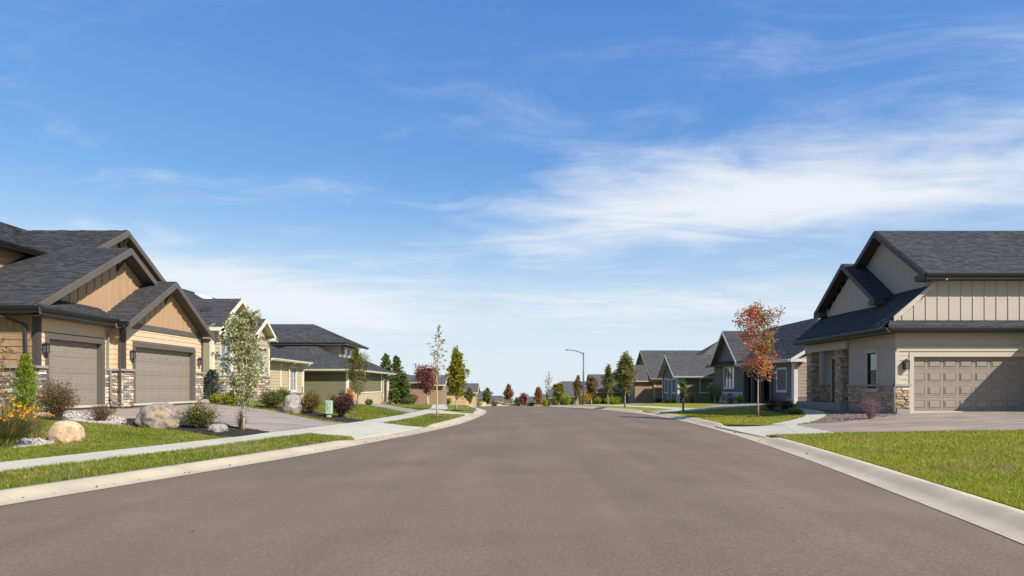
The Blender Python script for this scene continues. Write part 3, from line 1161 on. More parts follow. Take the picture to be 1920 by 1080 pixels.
class House:
    def __init__(self, label, loc, name='house', roofmat='shingle', trim='trim_brown', detail=True):
        self.root = thing(name, label, 'house', loc)
        self.wall = MB()
        self.deck = MB()
        self.sh = []
        self.trim = trim
        self.roofmat = roofmat
        self.detail = detail
        self.parts = {}
        self.wall_ob = None
        self.roof_ob = None
        self.pend = []

    # walls -----------------------------------------------------------
    def walls(self, fr, s0, s1, t0, t1, ops=(), th=.2, mb=None):
        mb = mb or self.wall
        ss = sorted({s0, s1, *[min(max(o[0], s0), s1) for o in ops], *[min(max(o[1], s0), s1) for o in ops]})
        for a, b in zip(ss, ss[1:]):
            if b - a < 1e-4:
                continue
            m = (a + b) / 2
            cuts = sorted([(o[2], o[3]) for o in ops if o[0] < m < o[1]])
            t = t0
            for c0, c1 in cuts:
                if c0 > t:
                    mb.fbox(fr, a, b, t, c0, -th, 0)
                t = max(t, c1)
            if t1 > t:
                mb.fbox(fr, a, b, t, t1, -th, 0)

    def gablewall(self, fr, pts, th=.18, mb=None):
        (mb or self.wall).prism([fr.P(s, t, 0) for s, t in pts], fr.n * -th)

    def body(self, x0, y0, z0, x1, y1, z1):
        self.wall.box((x0, y0, z0), (x1, y1, z1))

    # roof ------------------------------------------------------------
    def plane(self, a, b, c, d, th=.10, shingle=True):
        """eave from a to b, upper edge c (over b) to d (over a)"""
        pts = [Vector(p) for p in (a, b, c, d)]
        if (pts[2] - pts[3]).length < 1e-4:
            pts = pts[:3]
        n = (pts[1] - pts[0]).cross(pts[2] - pts[0]).normalized()
        if n.z < 0:
            n = -n
        self.deck.prism(pts, -n * th)
        if shingle:
            self.sh.append((pts, n))

    def shingles(self, expo, wmin, wmax):
        Vs, Fs = [], []
        r = random.Random(len(self.sh) * 7 + 1)
        for pts, n in self.sh:
            u = (pts[1] - pts[0]).normalized()
            v = n.cross(u)
            if v.z < 0:
                v = -v
            o = pts[0]
            P2 = [((p - o).dot(u), (p - o).dot(v)) for p in pts]
            vmax = max(q[1] for q in P2)

            def span(y):
                xs = []
                m = len(P2)
                for i in range(m):
                    (x0, y0), (x1, y1) = P2[i], P2[(i + 1) % m]
                    if abs(y1 - y0) < 1e-9:
                        if abs(y - y0) < 1e-6:
                            xs += [x0, x1]
                    elif min(y0, y1) - 1e-9 <= y <= max(y0, y1) + 1e-9:
                        xs.append(x0 + (x1 - x0) * (y - y0) / (y1 - y0))
                return (min(xs), max(xs)) if xs else None
            y = -.02
            row = 0
            while y < vmax - .02:
                y1 = min(y + expo, vmax)
                A, B = span(max(y, 1e-6)), span(y1 - 1e-6)
                if not A or not B:
                    y = y1
                    continue
                x0, x1 = min(A[0], B[0]), max(A[1], B[1])
                x = x0 - r.uniform(0, wmin)
                while x < x1:
                    e = x + r.uniform(wmin, wmax)
                    q = []
                    ok = True
                    a0, a1 = max(x, A[0]), min(e - .004, A[1])
                    b0, b1 = max(x, B[0]), min(e - .004, B[1])
                    if a1 - a0 < .004 and b1 - b0 < .004:
                        x = e
                        continue
                    if a1 < a0:
                        a0 = a1 = min(max((a0 + a1) / 2, A[0]), A[1])
                    if b1 < b0:
                        b0 = b1 = min(max((b0 + b1) / 2, B[0]), B[1])
                    hgt = r.choice((.012, .016, .022, .026))
                    i = len(Vs)
                    for (uu, vv, hh) in ((a0, y, .001), (a1, y, .001), (a0, y, hgt), (a1, y, hgt), (b1, y1 + .015 * (y1 < vmax), .004), (b0, y1 + .015 * (y1 < vmax), .004)):
                        Vs.append(o + u * uu + v * vv + n * hh)
                    Fs += [(i, i + 1, i + 3, i + 2), (i + 2, i + 3, i + 4, i + 5)]
                    x = e
                y = y1
                row += 1
        return Vs, Fs

    def gable(self, axis, c, z, pitch, a0, a1, half, halfb=None, sides=(1, 1)):
        """roof with its ridge along an axis ('x' or 'y') at cross position c and height z; slopes run half (and halfb) outwards"""
        hb = halfb or half
        for sg, hf, use in ((-1, half, sides[0]), (1, hb, sides[1])):
            if not use:
                continue
            ce, ze = c + sg * hf, z - pitch * hf
            if axis == 'x':
                self.plane((a0, ce, ze), (a1, ce, ze), (a1, c, z), (a0, c, z))
            else:
                self.plane((ce, a0, ze), (ce, a1, ze), (c, a1, z), (c, a0, z))

    def rake(self, fr, sp, zp, foots, hgt=.22, th=.05, material=None, name='rake_board', lower=.02):
        """barge boards on a gable plane: peak (sp, zp), feet list of (s, z)"""
        for s, z in foots:
            mb = MB()
            a, b = fr.P(s, z - lower, 0), fr.P(sp, zp - lower, 0)
            mb.beam(a, b, (0, 0, -hgt), fr.n * th)
            self.pend.append((name, mb, material or self.trim))

    def fascia(self, a, b, out, hgt=.2, th=.03, gutter=None, material=None, gmat='gutter_black'):
        a, b, out = Vector(a), Vector(b), Vector(out).normalized()
        mb = MB()
        mb.beam(a + Vector((0, 0, -.03)), b + Vector((0, 0, -.03)), (0, 0, -hgt), out * th)
        self.pend.append(('fascia', mb, material or self.trim))
        if gutter:
            g = MB()
            pr = [(th, -.03), (th, -.15), (th + .07, -.15), (th + .115, -.06), (th + .115, -.02), (th + .10, -.02), (th + .10, -.05), (th + .02, -.05), (th + .02, -.03)]
            g.prism([a + out * p + Vector((0, 0, q)) for p, q in pr], b - a)
            self.pend.append(('gutter', g, gmat))

    def pipe(self, pts, r=.04, material='pipe_grey', name='downspout'):
        mb = MB()
        mb.tube(pts, [r] * len(pts), 6)
        self.pend.append((name, mb, material))

    def box_part(self, name, fr, s0, s1, t0, t1, n0, n1, material, parent=None):
        mb = MB()
        mb.fbox(fr, s0, s1, t0, t1, n0, n1)
        self.pend.append((name, mb, material))

    def finish(self, wallmat, expo=.125, wmin=.14, wmax=.32, deckmat=None):
        self.wall_ob = self.wall.build('wall', wallmat, self.root)
        if self.detail:
            self.roof_ob = self.deck.build('roof', deckmat or self.trim, self.root)
            Vs, Fs = self.shingles(expo, wmin, wmax)
            mb = MB()
            mb.v, mb.f = [tuple(p) for p in Vs], Fs
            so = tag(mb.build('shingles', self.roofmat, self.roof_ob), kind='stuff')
            so.data.materials.append(MATS['shingle_shadow_band'])
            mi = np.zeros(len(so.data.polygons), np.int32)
            mi[0::2] = 1  # butt faces take the painted course shadow
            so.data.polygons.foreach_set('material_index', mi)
        else:
            self.roof_ob = self.deck.build('roof', self.roofmat, self.root)
        for name, mb, m in self.pend:
            mb.build(name, m, self.roof_ob if name in ('gutter', 'fascia', 'rake_board', 'ridge_cap') else self.root)
        self.pend = []

    # cladding (call after finish) --------------------------------------
    def lap(self, fr, s0, s1, t0, t1, expo, material, ops=(), lim=None, name='siding_board', joined=False, mb=None, dep=.022):
        """lap boards; lim(t) -> (smin, smax) for sloping edges"""
        t = t0
        me = None if joined else um('lap', material)
        while t < t1 - .02:
            e = min(t + expo, t1)
            m = (t + e) / 2
            a, b = s0, s1
            if lim:
                q = lim(e)
                a, b = max(a, q[0]), min(b, q[1])
            segs = [(a, b)]
            for o in ops:
                if o[2] < m < o[3]:
                    ns = []
                    for p, q in segs:
                        if o[1] <= p or o[0] >= q:
                            ns.append((p, q))
                        else:
                            ns += [(p, o[0]), (o[1], q)]
                    segs = ns
            for p, q in segs:
                if q - p < .06:
                    continue
                if joined:
                    x0, x1 = p, q
                    mb.hexa([fr.P(x0, t, .0), fr.P(x1, t, .0), fr.P(x1, t, dep), fr.P(x0, t, dep),
                             fr.P(x0, e, .0), fr.P(x1, e, .0), fr.P(x1, e, dep * .25), fr.P(x0, e, dep * .25)])
                else:
                    piece(name, me, self.wall_ob, fr.M((p + q) / 2, m, 0, q - p, dep, (e - t) * 1.0))
            t = e

    def battens(self, fr, s0, s1, step, t0f, t1f, material, w=.06, dep=.03, name='batten'):
        me = um('bar', material)
        s = s0
        while s <= s1 + 1e-6:
            a, b = t0f(s), t1f(s)
            if b - a > .12:
                piece(name, me, self.wall_ob, fr.M(s, (a + b) / 2, 0, w, dep, b - a))
            s += step

    def stones(self, fr, s0, s1, t0, t1, material, wmin=.18, wmax=.5, hmin=.07, hmax=.15, ops=(), dep=.06, parent=None, seed=1):
        r = random.Random(seed)
        par = parent or self.wall_ob
        t = t0
        while t < t1 - .03:
            h = r.uniform(hmin, hmax)
            if t1 - (t + h) < hmin * .8:
                h = t1 - t
            s = s0
            while s < s1 - .02:
                w = r.uniform(wmin, wmax) * (1.2 if h < (hmin + hmax) / 2 else .85)
                if s1 - (s + w) < wmin * .7:
                    w = s1 - s
                cs, ct = s + w / 2, t + h / 2
                if not any(o[0] < cs < o[1] and o[2] < ct < o[3] for o in ops):
                    piece('stone', um('stone%d' % r.randrange(7), material), par,
                          fr.M(cs, ct, -.004, w * .965, dep * r.uniform(.75, 1.35), h * .93))
                s += w
            t += h

    # openings ------------------------------------------------------------
    def garage_door(self, fr, s0, s1, t0, t1, cols, rows, material, inset=.16, pan=True, pdep=.009):
        mb = MB()
        hh = (t1 - t0) / rows
        for i in range(rows):
            mb.fbox(fr, s0, s1, t0 + i * hh + .004, t0 + (i + 1) * hh - .004, -inset - .05, -inset)
        mb.fbox(fr, s0, s1, t0, t1, -inset - .08, -inset - .045)
        d = mb.build('garage_door', material, self.root)
        if pan:
            me = um('panel', material)
            w = (s1 - s0) / cols
            for i in range(rows):
                for j in range(cols):
                    piece('panel', me, d, fr.M(s0 + (j + .5) * w, t0 + (i + .5) * hh, -inset, w * .80, pdep, hh * .66))
        return d

    def window(self, fr, s0, s1, t0, t1, trim, frame='white_trim', glass='window_glass', tw=.09, mull=(0, 1), sill=True, blind=0.0):
        w = MB()
        w.fbox(fr, s0 - tw, s0, t0 - tw, t1 + tw, -.02, .035)
        w.fbox(fr, s1, s1 + tw, t0 - tw, t1 + tw, -.02, .035)
        w.fbox(fr, s0, s1, t1, t1 + tw * 1.3, -.02, .04)
        w.fbox(fr, s0, s1, t0 - tw, t0, -.02, .035)
        wo = w.build('window', trim, self.root)
        f = MB()
        k = .045
        f.fbox(fr, s0, s0 + k, t0, t1, -.09, .004)
        f.fbox(fr, s1 - k, s1, t0, t1, -.09, .004)
        f.fbox(fr, s0 + k, s1 - k, t0, t0 + k, -.09, .004)
        f.fbox(fr, s0 + k, s1 - k, t1 - k, t1, -.09, .004)
        nv, nh = mull
        for i in range(nv):
            c = s0 + (s1 - s0) * (i + 1) / (nv + 1)
            f.fbox(fr, c - .022, c + .022, t0 + k, t1 - k, -.08, .0)
        for i in range(nh):
            c = t0 + (t1 - t0) * (i + 1) / (nh + 1)
            f.fbox(fr, s0 + k, s1 - k, c - .022, c + .022, -.078, -.002)
        f.build('frame', frame, wo)
        for i in range(nv + 1):
            for j in range(nh + 1):
                g = MB()
                a, b = s0 + (s1 - s0) * i / (nv + 1), s0 + (s1 - s0) * (i + 1) / (nv + 1)
                c, e = t0 + (t1 - t0) * j / (nh + 1), t0 + (t1 - t0) * (j + 1) / (nh + 1)
                g.fbox(fr, a + .02, b - .02, c + .02, e - .02, -.06, -.05)
                g.build('pane', glass, wo)
        if sill:
            q = MB()
            q.fbox(fr, s0 - tw - .04, s1 + tw + .04, t0 - tw - .05, t0 - tw, -.02, .075)
            q.build('sill', trim, wo)
        return wo

    def door(self, fr, s0, s1, t0, t1, trim, material, tw=.1, glass=True):
        w = MB()
        w.fbox(fr, s0 - tw, s0, t0, t1 + tw, -.02, .04)
        w.fbox(fr, s1, s1 + tw, t0, t1 + tw, -.02, .04)
        w.fbox(fr, s0, s1, t1, t1 + tw, -.02, .04)
        o = w.build('door', trim, self.root)
        l = MB()
        l.fbox(fr, s0, s1, t0, t1, -.10, -.05)
        l.build('leaf', material, o)
        if glass:
            g = MB()
            m = (s0 + s1) / 2
            g.fbox(fr, s0 + .18, m - .03, t0 + (t1 - t0) * .5, t1 - .15, -.05, -.035)
            g.fbox(fr, m + .03, s1 - .18, t0 + (t1 - t0) * .5, t1 - .15, -.05, -.035)
            g.build('pane', 'window_glass', o)
        h = MB()
        h.tube([fr.P(s1 - .1, t0 + .95, -.05), fr.P(s1 - .1, t0 + .95, .02), fr.P(s1 - .2, t0 + .95, .02)], [.012] * 3, 6)
        h.build('handle', 'lamp_iron', o)
        return o

    def lantern(self, fr, s, t, k=1.0):
        mb = MB()
        mb.fbox(fr, s - .05 * k, s + .05 * k, t - .10 * k, t + .12 * k, 0, .02)
        mb.tube([fr.P(s, t + .08 * k, .01), fr.P(s, t + .17 * k, .07), fr.P(s, t + .16 * k, .14)], [.012 * k] * 3, 6)
        a, b = .075 * k, .13 * k
        for q in (-1, 1):
            for w_ in (-1, 1):
                mb.fbox(fr, s + q * a - .008, s + q * a + .008, t - .2 * k, t + .09 * k, b + w_ * a - .008, b + w_ * a + .008)
        mb.fbox(fr, s - a - .012, s + a + .012, t - .225 * k, t - .2 * k, b - a - .012, b + a + .012)
        # pyramid cap
        p = [fr.P(s - a - .03, t + .09 * k, b - a - .03), fr.P(s + a + .03, t + .09 * k, b - a - .03), fr.P(s + a + .03, t + .09 * k, b + a + .03), fr.P(s - a - .03, t + .09 * k, b + a + .03), fr.P(s, t + .19 * k, b)]
        mb.add(p, [(0, 1, 4), (1, 2, 4), (2, 3, 4), (3, 0, 4), (3, 2, 1, 0)])
        o = mb.build('wall_lamp', 'lamp_iron', self.root)
        g = MB()
        g.fbox(fr, s - a * .9, s + a * .9, t - .2 * k, t + .09 * k, b - a * .9, b + a * .9)
        g.build('lamp_glass', 'lamp_glass', o)
        return o

    def bracket(self, fr, s, t, k=1.0, material=None):
        """knee brace under a gable peak"""
        mb = MB()
        mb.fbox(fr, s - .05, s + .05, t - .75 * k, t - .02, 0, .07)
        mb.fbox(fr, s - .05, s + .05, t - .14, t - .02, .07, .52 * k)
        mb.beam(fr.P(s - .04, t - .72 * k, .05), fr.P(s - .04, t - .14, .46 * k), (0, 0, .10), fr.s * .08)
        mb.build('bracket', material or self.trim, self.root)
# ------------------------------------------------------------------ near left house: two garages, three stepped gables
def house_L1():
    h = House('tan craftsman house with two taupe garage doors and three stepped dark-roofed gables', (-15, 26, .85), 'craftsman_house')
    z0 = .89
    p = .547
    A, B, S = FX(-15.0), FX(-14.54), FY(21.07)
    JOG = FY(24.93)
    d1 = (21.55, 24.35, z0, 3.10)
    d2 = (25.67, 30.40, z0, 3.08)
    h.walls(A, 21.07, 24.93, .3, 4.05, [d1])
    h.walls(B, 24.93, 31.3, .3, 4.05, [d2])
    h.walls(S, -26.0, -15.2, .3, 4.15)
    h.walls(JOG, -15.2, -14.74, .3, 4.05)
    h.walls(FY(31.3, 1), -26, -14.74, .3, 4.05)
    h.walls(FX(-26, -1), 21.27, 31.1, .3, 4.05)
    h.wall.box((-16.6, 21.3, .3), (-16.4, 31.0, 4.0))          # garage back wall
    # gable walls
    G1, G0 = FX(-15.3), FX(-16.5)
    h.gablewall(G1, [(20.9, 4.0), (30.6, 4.0), (30.6, 4.15), (25.8, 6.74), (20.9, 4.06)])
    h.gablewall(G0, [(21.5, 4.2), (34.2, 4.2), (34.2, 4.5), (27.95, 7.90), (21.5, 4.38)])
    h.gablewall(B, [(24.93, 4.02), (31.3, 4.02), (27.9, 5.78)], .2)
    # roofs
    h.plane((-26.5, 20.6, 4.055), (-16.1, 20.6, 4.055), (-16.1, 27.95, 8.075), (-26.5, 27.95, 8.075))
    h.plane((-16.1, 20.6, 4.055), (-14.75, 20.6, 4.055), (-14.75, 25.8, 6.90), (-16.1, 25.8, 6.90))
    h.plane((-14.75, 30.7, 6.9 - p * 4.9), (-17.2, 30.7, 6.9 - p * 4.9), (-17.2, 25.8, 6.90), (-14.75, 25.8, 6.90))
    h.plane((-16.1, 34.6, 8.075 - p * 6.65), (-26.5, 34.6, 8.075 - p * 6.65), (-26.5, 27.95, 8.075), (-16.1, 27.95, 8.075))
    h.gable('x', 27.9, 5.92, .58, -17.4, -14.05, 3.42)
    h.plane((-14.5, 24.6, 4.0), (-14.5, 20.45, 4.0), (-15.35, 21.42, 4.47), (-15.35, 24.6, 4.47))
    # raised storey behind
    h.plane((-17.7, 27.6, 6.63), (-17.7, 20.9, 6.63), (-20.3, 20.9, 8.07), (-20.3, 27.9, 8.07))
    h.plane((-22.9, 20.9, 6.63), (-22.9, 27.6, 6.63), (-20.3, 27.9, 8.07), (-20.3, 20.9, 8.07))
    U = FX(-18.2)
    h.walls(U, 21.4, 27.2, 4.2, 6.75)
    h.walls(FY(21.4), -22.4, -18.4, 4.2, 6.75)
    h.gablewall(FY(21.4), [(-22.4, 6.75), (-18.4, 6.75), (-20.3, 7.85)], .15)
    # boards and gutters
    R1, R0, R2 = FX(-14.75), FX(-16.1), FX(-14.05)
    h.rake(R1, 25.8, 6.90, [(20.75, 4.14), (29.6, 4.82)], .24)
    h.rake(R0, 27.95, 8.075, [(24.2, 6.02), (33.6, 4.98)], .24)
    h.rake(R2, 27.9, 5.92, [(24.48, 3.936), (31.32, 3.936)], .24)
    h.fascia((-26.5, 20.6, 4.05), (-14.45, 20.6, 4.05), (0, -1, 0), .2, .03, True)
    h.fascia((-14.5, 20.45, 4.0), (-14.5, 24.42, 4.0), (1, 0, 0), .2, .03, True)
    h.fascia((-17.7, 20.9, 6.62), (-17.7, 25.35, 6.62), (1, 0, 0), .18, .03, True)
    h.fascia((-14.5, 24.47, 3.93), (-14.05, 24.47, 3.93), (0, -1, 0), .22, .03, True)
    # boxed soffit under the street eave
    h.box_part('soffit', A, 20.7, 24.9, 3.74, 3.78, 0, .5, 'trim_brown')
    h.box_part('soffit', S, -26, -15.0, 3.80, 3.84, 0, .46, 'trim_dark')
    # frieze band under the second gable, door casings, corner boards
    h.box_part('frieze_board', B, 24.99, 31.24, 3.76, 3.98, 0, .045, 'trim_brown')
    for fr, (s0, s1, t0, t1) in ((A, d1), (B, d2)):
        h.box_part('door_casing', fr, s0 - .16, s0 + .012, t0, t1 + .17, -.155, .04, 'trim_brown')
        h.box_part('door_casing', fr, s1 - .012, s1 + .16, t0, t1 + .17, -.155, .04, 'trim_brown')
        h.box_part('door_casing', fr, s0 + .012, s1 - .012, t1 - .012, t1 + .17, -.155, .042, 'trim_brown')
        h.box_part('threshold', fr, s0 - .2, s1 + .2, z0 - .09, z0 - .004, -.3, .06, 'concrete_pale')
    for fr, a, b in ((A, 21.07, 21.21), (B, 24.93, 25.07), (B, 31.16, 31.3), (S, -15.14, -15.0 + .03), (JOG, -14.66, -14.51)):
        h.box_part('corner_board', fr, a, b, 2.2, 3.76, 0, .035, 'trim_dark')
    # caps over the stone
    for fr, a, b in ((A, 20.98, 21.39), (A, 24.51, 24.93), (B, 24.86, 25.51), (B, 30.56, 31.38), (S, -17.6, -14.93), (JOG, -15.0, -14.47)):
        h.box_part('stone_cap', fr, a, b, 2.12, 2.2, 0, .13, 'stone_cap')
    # downspouts
    h.pipe([(-14.44, 24.25, 3.88), (-14.47, 24.4, 3.72), (-14.9, 24.62, 3.5), (-14.93, 24.64, 3.2), (-14.93, 24.64, 2.25), (-14.84, 24.64, 2.12), (-14.82, 24.64, 1.1), (-14.7, 24.64, .98), (-14.5, 24.6, .9)], .042, 'pipe_grey')
    h.pipe([(-14.2, 24.38, 3.78), (-14.25, 24.5, 3.66), (-14.6, 24.86, 3.4), (-14.62, 24.87, 2.28), (-14.57, 24.80, 2.16), (-14.57, 24.80, .95)], .042, 'trim_dark')
    h.pipe([(-16.05, 20.52, 3.9), (-15.98, 20.6, 3.78), (-15.32, 20.97, 3.5), (-15.3, 20.99, 2.3), (-15.3, 20.9, 2.1), (-15.3, 20.9, 1.0)], .045, 'gutter_black')
    h.finish('mortar', deckmat='trim_brown')
    # cladding
    cas = .16
    o1 = (d1[0] - cas, d1[1] + cas, 0, d1[3] + .17)
    o2 = (d2[0] - cas, d2[1] + cas, 0, d2[3] + .17)
    h.lap(A, 21.21, 24.93, 2.2, 3.74, .185, 'siding_cream', [o1])
    h.lap(B, 25.07, 31.16, 2.2, 3.76, .185, 'siding_cream', [o2])
    h.lap(JOG, -15.0, -14.66, 2.2, 3.74, .185, 'siding_cream')
    # shakes on the side wall, each shake a piece
    me = um('lap', 'shake_brown')
    r = random.Random(5)
    t = 2.2
    while t < 3.75:
        s = -17.4
        while s < -15.16:
            w = r.uniform(.10, .24)
            w = min(w, -15.14 - s)
            piece('shake', me, h.wall_ob, S.M(s + w / 2, t + .105 - r.uniform(0, .012), 0, w - .006, r.uniform(.022, .034), .225))
            s += w
        t += .21
    h.lap(U, 21.4, 25.5, 5.1, 6.45, .21, 'shake_brown')
    h.stones(A, 21.07, 21.39, .78, 2.12, 'stone_mix', .14, .34, .06, .13, dep=.07, seed=1)
    h.stones(A, 24.51, 24.93, .78, 2.12, 'stone_mix', .14, .34, .06, .13, dep=.07, seed=2)
    h.stones(JOG, -15.0, -14.54, .78, 2.12, 'stone_mix', .16, .34, .06, .13, dep=.06, seed=3)
    h.stones(B, 24.93, 25.51, .78, 2.12, 'stone_mix', .14, .36, .06, .13, dep=.07, seed=4)
    h.stones(B, 30.56, 31.3, .78, 2.12, 'stone_mix', .16, .36, .07, .13, dep=.07, seed=5)
    h.stones(S, -17.4, -15.0, .62, 2.12, 'stone_mix', .2, .5, .07, .15, dep=.07, seed=6)
    # board-and-batten gables: tan panels between battens
    for fr, c, zp, pit, half, base, step in ((B, 27.9, 5.78, .58, 3.2, 3.98, .41), (G1, 25.8, 6.74, .547, 4.6, 4.3, .46), (G0, 27.95, 7.9, .547, 4.6, 5.2, .46)):
        hi = lambda s, c=c, zp=zp, pit=pit: zp - pit * abs(s - c) - .06
        n = int(2 * half / step)
        me = um('box', 'panel_tan')
        for i in range(n):
            s = c - half + (i + .5) * step
            a, b = hi(s - step / 2), hi(s + step / 2)
            top, lo = max(a, b) + (.1 if abs(s - c) < step / 2 else .06), base
            if top - lo > .05:
                mb = MB()
                mb.fbox(fr, s - step / 2 + .004, s + step / 2 - .004, lo, lo + .01, 0, .012)
                vs = [fr.P(s - step / 2 + .003, lo, .012), fr.P(s + step / 2 - .003, lo, .012), fr.P(s + step / 2 - .003, max(b + .06, lo + .001), .012), fr.P(s - step / 2 + .003, max(a + .06, lo + .001), .012)]
                mb = MB()
                mb.prism(vs, fr.n * -.012)
                mb.build('panel_board', 'panel_tan', h.wall_ob)
        h.battens(fr, c - half + step, c + half - step / 2, step, lambda s: base, hi, 'panel_tan', .07, .05)
    h.garage_door(A, *d1, 4, 4, 'door_taupe')
    h.garage_door(B, *d2, 8, 4, 'door_taupe')
    h.lantern(A, 21.30, 2.80, .85)
    h.lantern(B, 25.38, 2.78, .85)
    h.lantern(B, 30.82, 2.72, .85)
    for fr, s, t in ((G1, 25.8, 6.70), (G0, 27.95, 7.88), (B, 27.9, 5.74)):
        h.bracket(fr, s, t, .95, 'trim_dark')
    return h


house_L1()


# ------------------------------------------------------------------ second left house: cream trim, three small gables
def house_L2():
    h = House('cream-trimmed sage house with three small front gables and stone base', (-15, 38, .6), 'cottage_house', trim='cream_trim')
    A = FX(-15.0)
    S = FY(33.4)
    z0 = .72
    w1, w2 = (34.35, 35.65, 2.25, 3.75), (38.9, 40.2, 2.25, 3.75)
    h.walls(A, 33.4, 41.2, .2, 4.6, [w1, w2])
    h.walls(S, -25, -15.2, .2, 4.6)
    h.walls(FY(41.2, 1), -25, -15.2, .2, 4.6)
    h.wall.box((-25.2, 33.5, .2), (-25, 49, 4.4))
    h.wall.box((-17.2, 33.8, .2), (-17, 41, 4.4))
    Wg = FX(-15.4)
    w3 = (46.4, 47.6, 1.25, 2.85)
    h.walls(Wg, 41.2, 49, .2, 3.35, [w3])
    h.walls(FY(49, 1), -25, -15.6, .2, 3.4)
    h.wall.box((-17.2, 41.4, .2), (-17, 48.8, 3.3))
    # gables
    h.gablewall(FX(-15.55), [(33.6, 4.4), (40.7, 4.4), (37.06, 6.28)])
    h.gablewall(A, [(33.4, 4.55), (36.3, 4.55), (34.85, 5.22)])
    h.gablewall(A, [(37.95, 4.55), (41.05, 4.55), (39.5, 5.42)])
    h.gable('x', 37.06, 6.41, .62, -26, -15.0, 3.75)
    h.gable('x', 34.85, 5.32, .58, -17.5, -14.55, 1.75)
    h.gable('x', 39.5, 5.53, .62, -17.5, -14.55, 1.75)
    h.plane((-14.9, 49.4, 3.3), (-14.9, 41.0, 3.3), (-18.5, 41.0, 5.1), (-18.5, 46.5, 5.1))
    h.plane((-25, 49.4, 3.3), (-14.9, 49.4, 3.3), (-18.5, 46.5, 5.1), (-22, 46.5, 5.1))
    # taller roof at the back with a skylight
    h.plane((-19.6, 52, 6.8), (-19.6, 42, 6.8), (-21.8, 44.2, 8.0), (-21.8, 50, 8.0))
    h.plane((-19.6, 42, 6.8), (-27, 42, 6.8), (-24, 44.2, 8.0), (-21.8, 44.2, 8.0))
    h.wall.box((-26.6, 42.4, 3), (-20, 51.6, 6.75))
    for c, zp, hf, pit, x in ((37.06, 6.41, 3.75, .62, -15.0), (34.85, 5.32, 1.75, .58, -14.55), (39.5, 5.53, 1.75, .62, -14.55)):
        fa, fb = (35.35, 38.75) if hf > 3 else (c - hf, c + hf)
        h.rake(FX(x), c, zp, [(fa, zp - pit * (c - fa)), (fb, zp - pit * (fb - c))], .2, .05)
    for y0, y1 in ((33.0, 33.75), (35.95, 36.6), (37.75, 38.3), (40.75, 41.3)):
        h.box_part('cornice_return', A, y0, y1, 4.3, 4.48, 0, .5, 'cream_trim')
    h.fascia((-14.9, 41.25, 3.32), (-14.9, 49.4, 3.32), (1, 0, 0), .16, .03, True, gmat='cream_trim')
    h.fascia((-26, 33.31, 4.08), (-15.0, 33.31, 4.08), (0, -1, 0), .18, .03, True, gmat='cream_trim')
    for fr, a, b, t0, t1 in ((A, 33.4, 33.55, 2.15, 4.3), (S, -15.15, -14.97, 2.15, 4.3), (A, 41.05, 41.2, 2.15, 4.3), (Wg, 48.85, 49, 1.5, 3.1), (Wg, 44.3, 44.45, 1.5, 3.1)):
        h.box_part('corner_board', fr, a, b, t0, t1, 0, .04, 'cream_trim')
    h.box_part('frieze_board', A, 33.55, 41.05, 4.0, 4.28, .024, .04, 'sage_siding')
    h.box_part('stone_cap', A, 33.35, 41.25, 2.05, 2.15, 0, .11, 'stone_cap')
    h.box_part('stone_cap', Wg, 41.2, 49.05, 1.02, 1.1, 0, .11, 'stone_cap')
    h.pipe([(-14.78, 45.6, 3.2), (-14.9, 45.7, 3.05), (-15.3, 45.8, 2.9), (-15.32, 45.8, .7)], .04, 'cream_trim')
    h.pipe([(-14.78, 48.9, 3.2), (-14.9, 48.9, 3.05), (-15.3, 48.95, 2.9), (-15.32, 48.95, .6)], .04, 'cream_trim')
    h.finish('mortar', .17, .3, .6, deckmat='cream_trim')
    mb = MB()
    o1, o2 = [(w[0] - .12, w[1] + .12, w[2] - .15, w[3] + .15) for w in (w1, w2)]
    h.lap(A, 33.55, 41.05, 2.15, 4.3, .19, 'sage_siding', [o1, o2])
    h.lap(Wg, 41.2, 48.85, 1.1, 3.2, .19, 'sage_siding', [(w3[0] - .12, w3[1] + .12, w3[2] - .15, w3[3] + .15), (44.3, 44.45, 0, 4)])
    # side wall of sage board and batten
    m2 = MB()
    m2.fbox(S, -18, -15.15, 1.6, 4.1, 0, .012)
    m2.build('panel_board', 'sage_panel', h.wall_ob)
    h.battens(S, -17.6, -15.3, .4, lambda s: 1.6, lambda s: 4.1, 'sage_panel')
    for fr, pts in ((A, [(33.5, 4.5), (36.2, 4.5), (34.85, 5.2)]), (A, [(38.05, 4.5), (40.95, 4.5), (39.5, 5.38)]), (FX(-15.55), [(34.0, 4.5), (40.2, 4.5), (37.06, 6.2)])):
        m3 = MB()
        m3.prism([fr.P(s, t, .02) for s, t in pts], fr.n * -.02)
        m3.build('gable_panel', 'sage_siding', h.wall_ob)
    for c, zp, pit, half in ((34.85, 5.18, .58, 1.2), (39.5, 5.36, .62, 1.3)):
        h.battens(A, c - half, c + half, .4, lambda s: 4.5, lambda s, c=c, zp=zp, pit=pit: zp - pit * abs(s - c), 'sage_siding', dep=.045)
    h.stones(A, 33.4, 41.2, .5, 2.05, 'stone_mix', .3, .7, .11, .2, dep=.06, seed=12)
    h.stones(Wg, 45.9, 49, .35, 1.02, 'stone_mix', .3, .6, .12, .2, dep=.06, seed=13)
    for w in (w1, w2):
        h.window(A, *w, 'white_trim', glass='window_glass_pale', mull=(1, 1))
    h.window(Wg, *w3, 'white_trim', glass='window_glass_pale', mull=(1, 1))
    # skylight on the rear roof
    k = MB()
    a = Vector((-20.1, 44.6, 7.08)); n = Vector((.48, 0, .877))
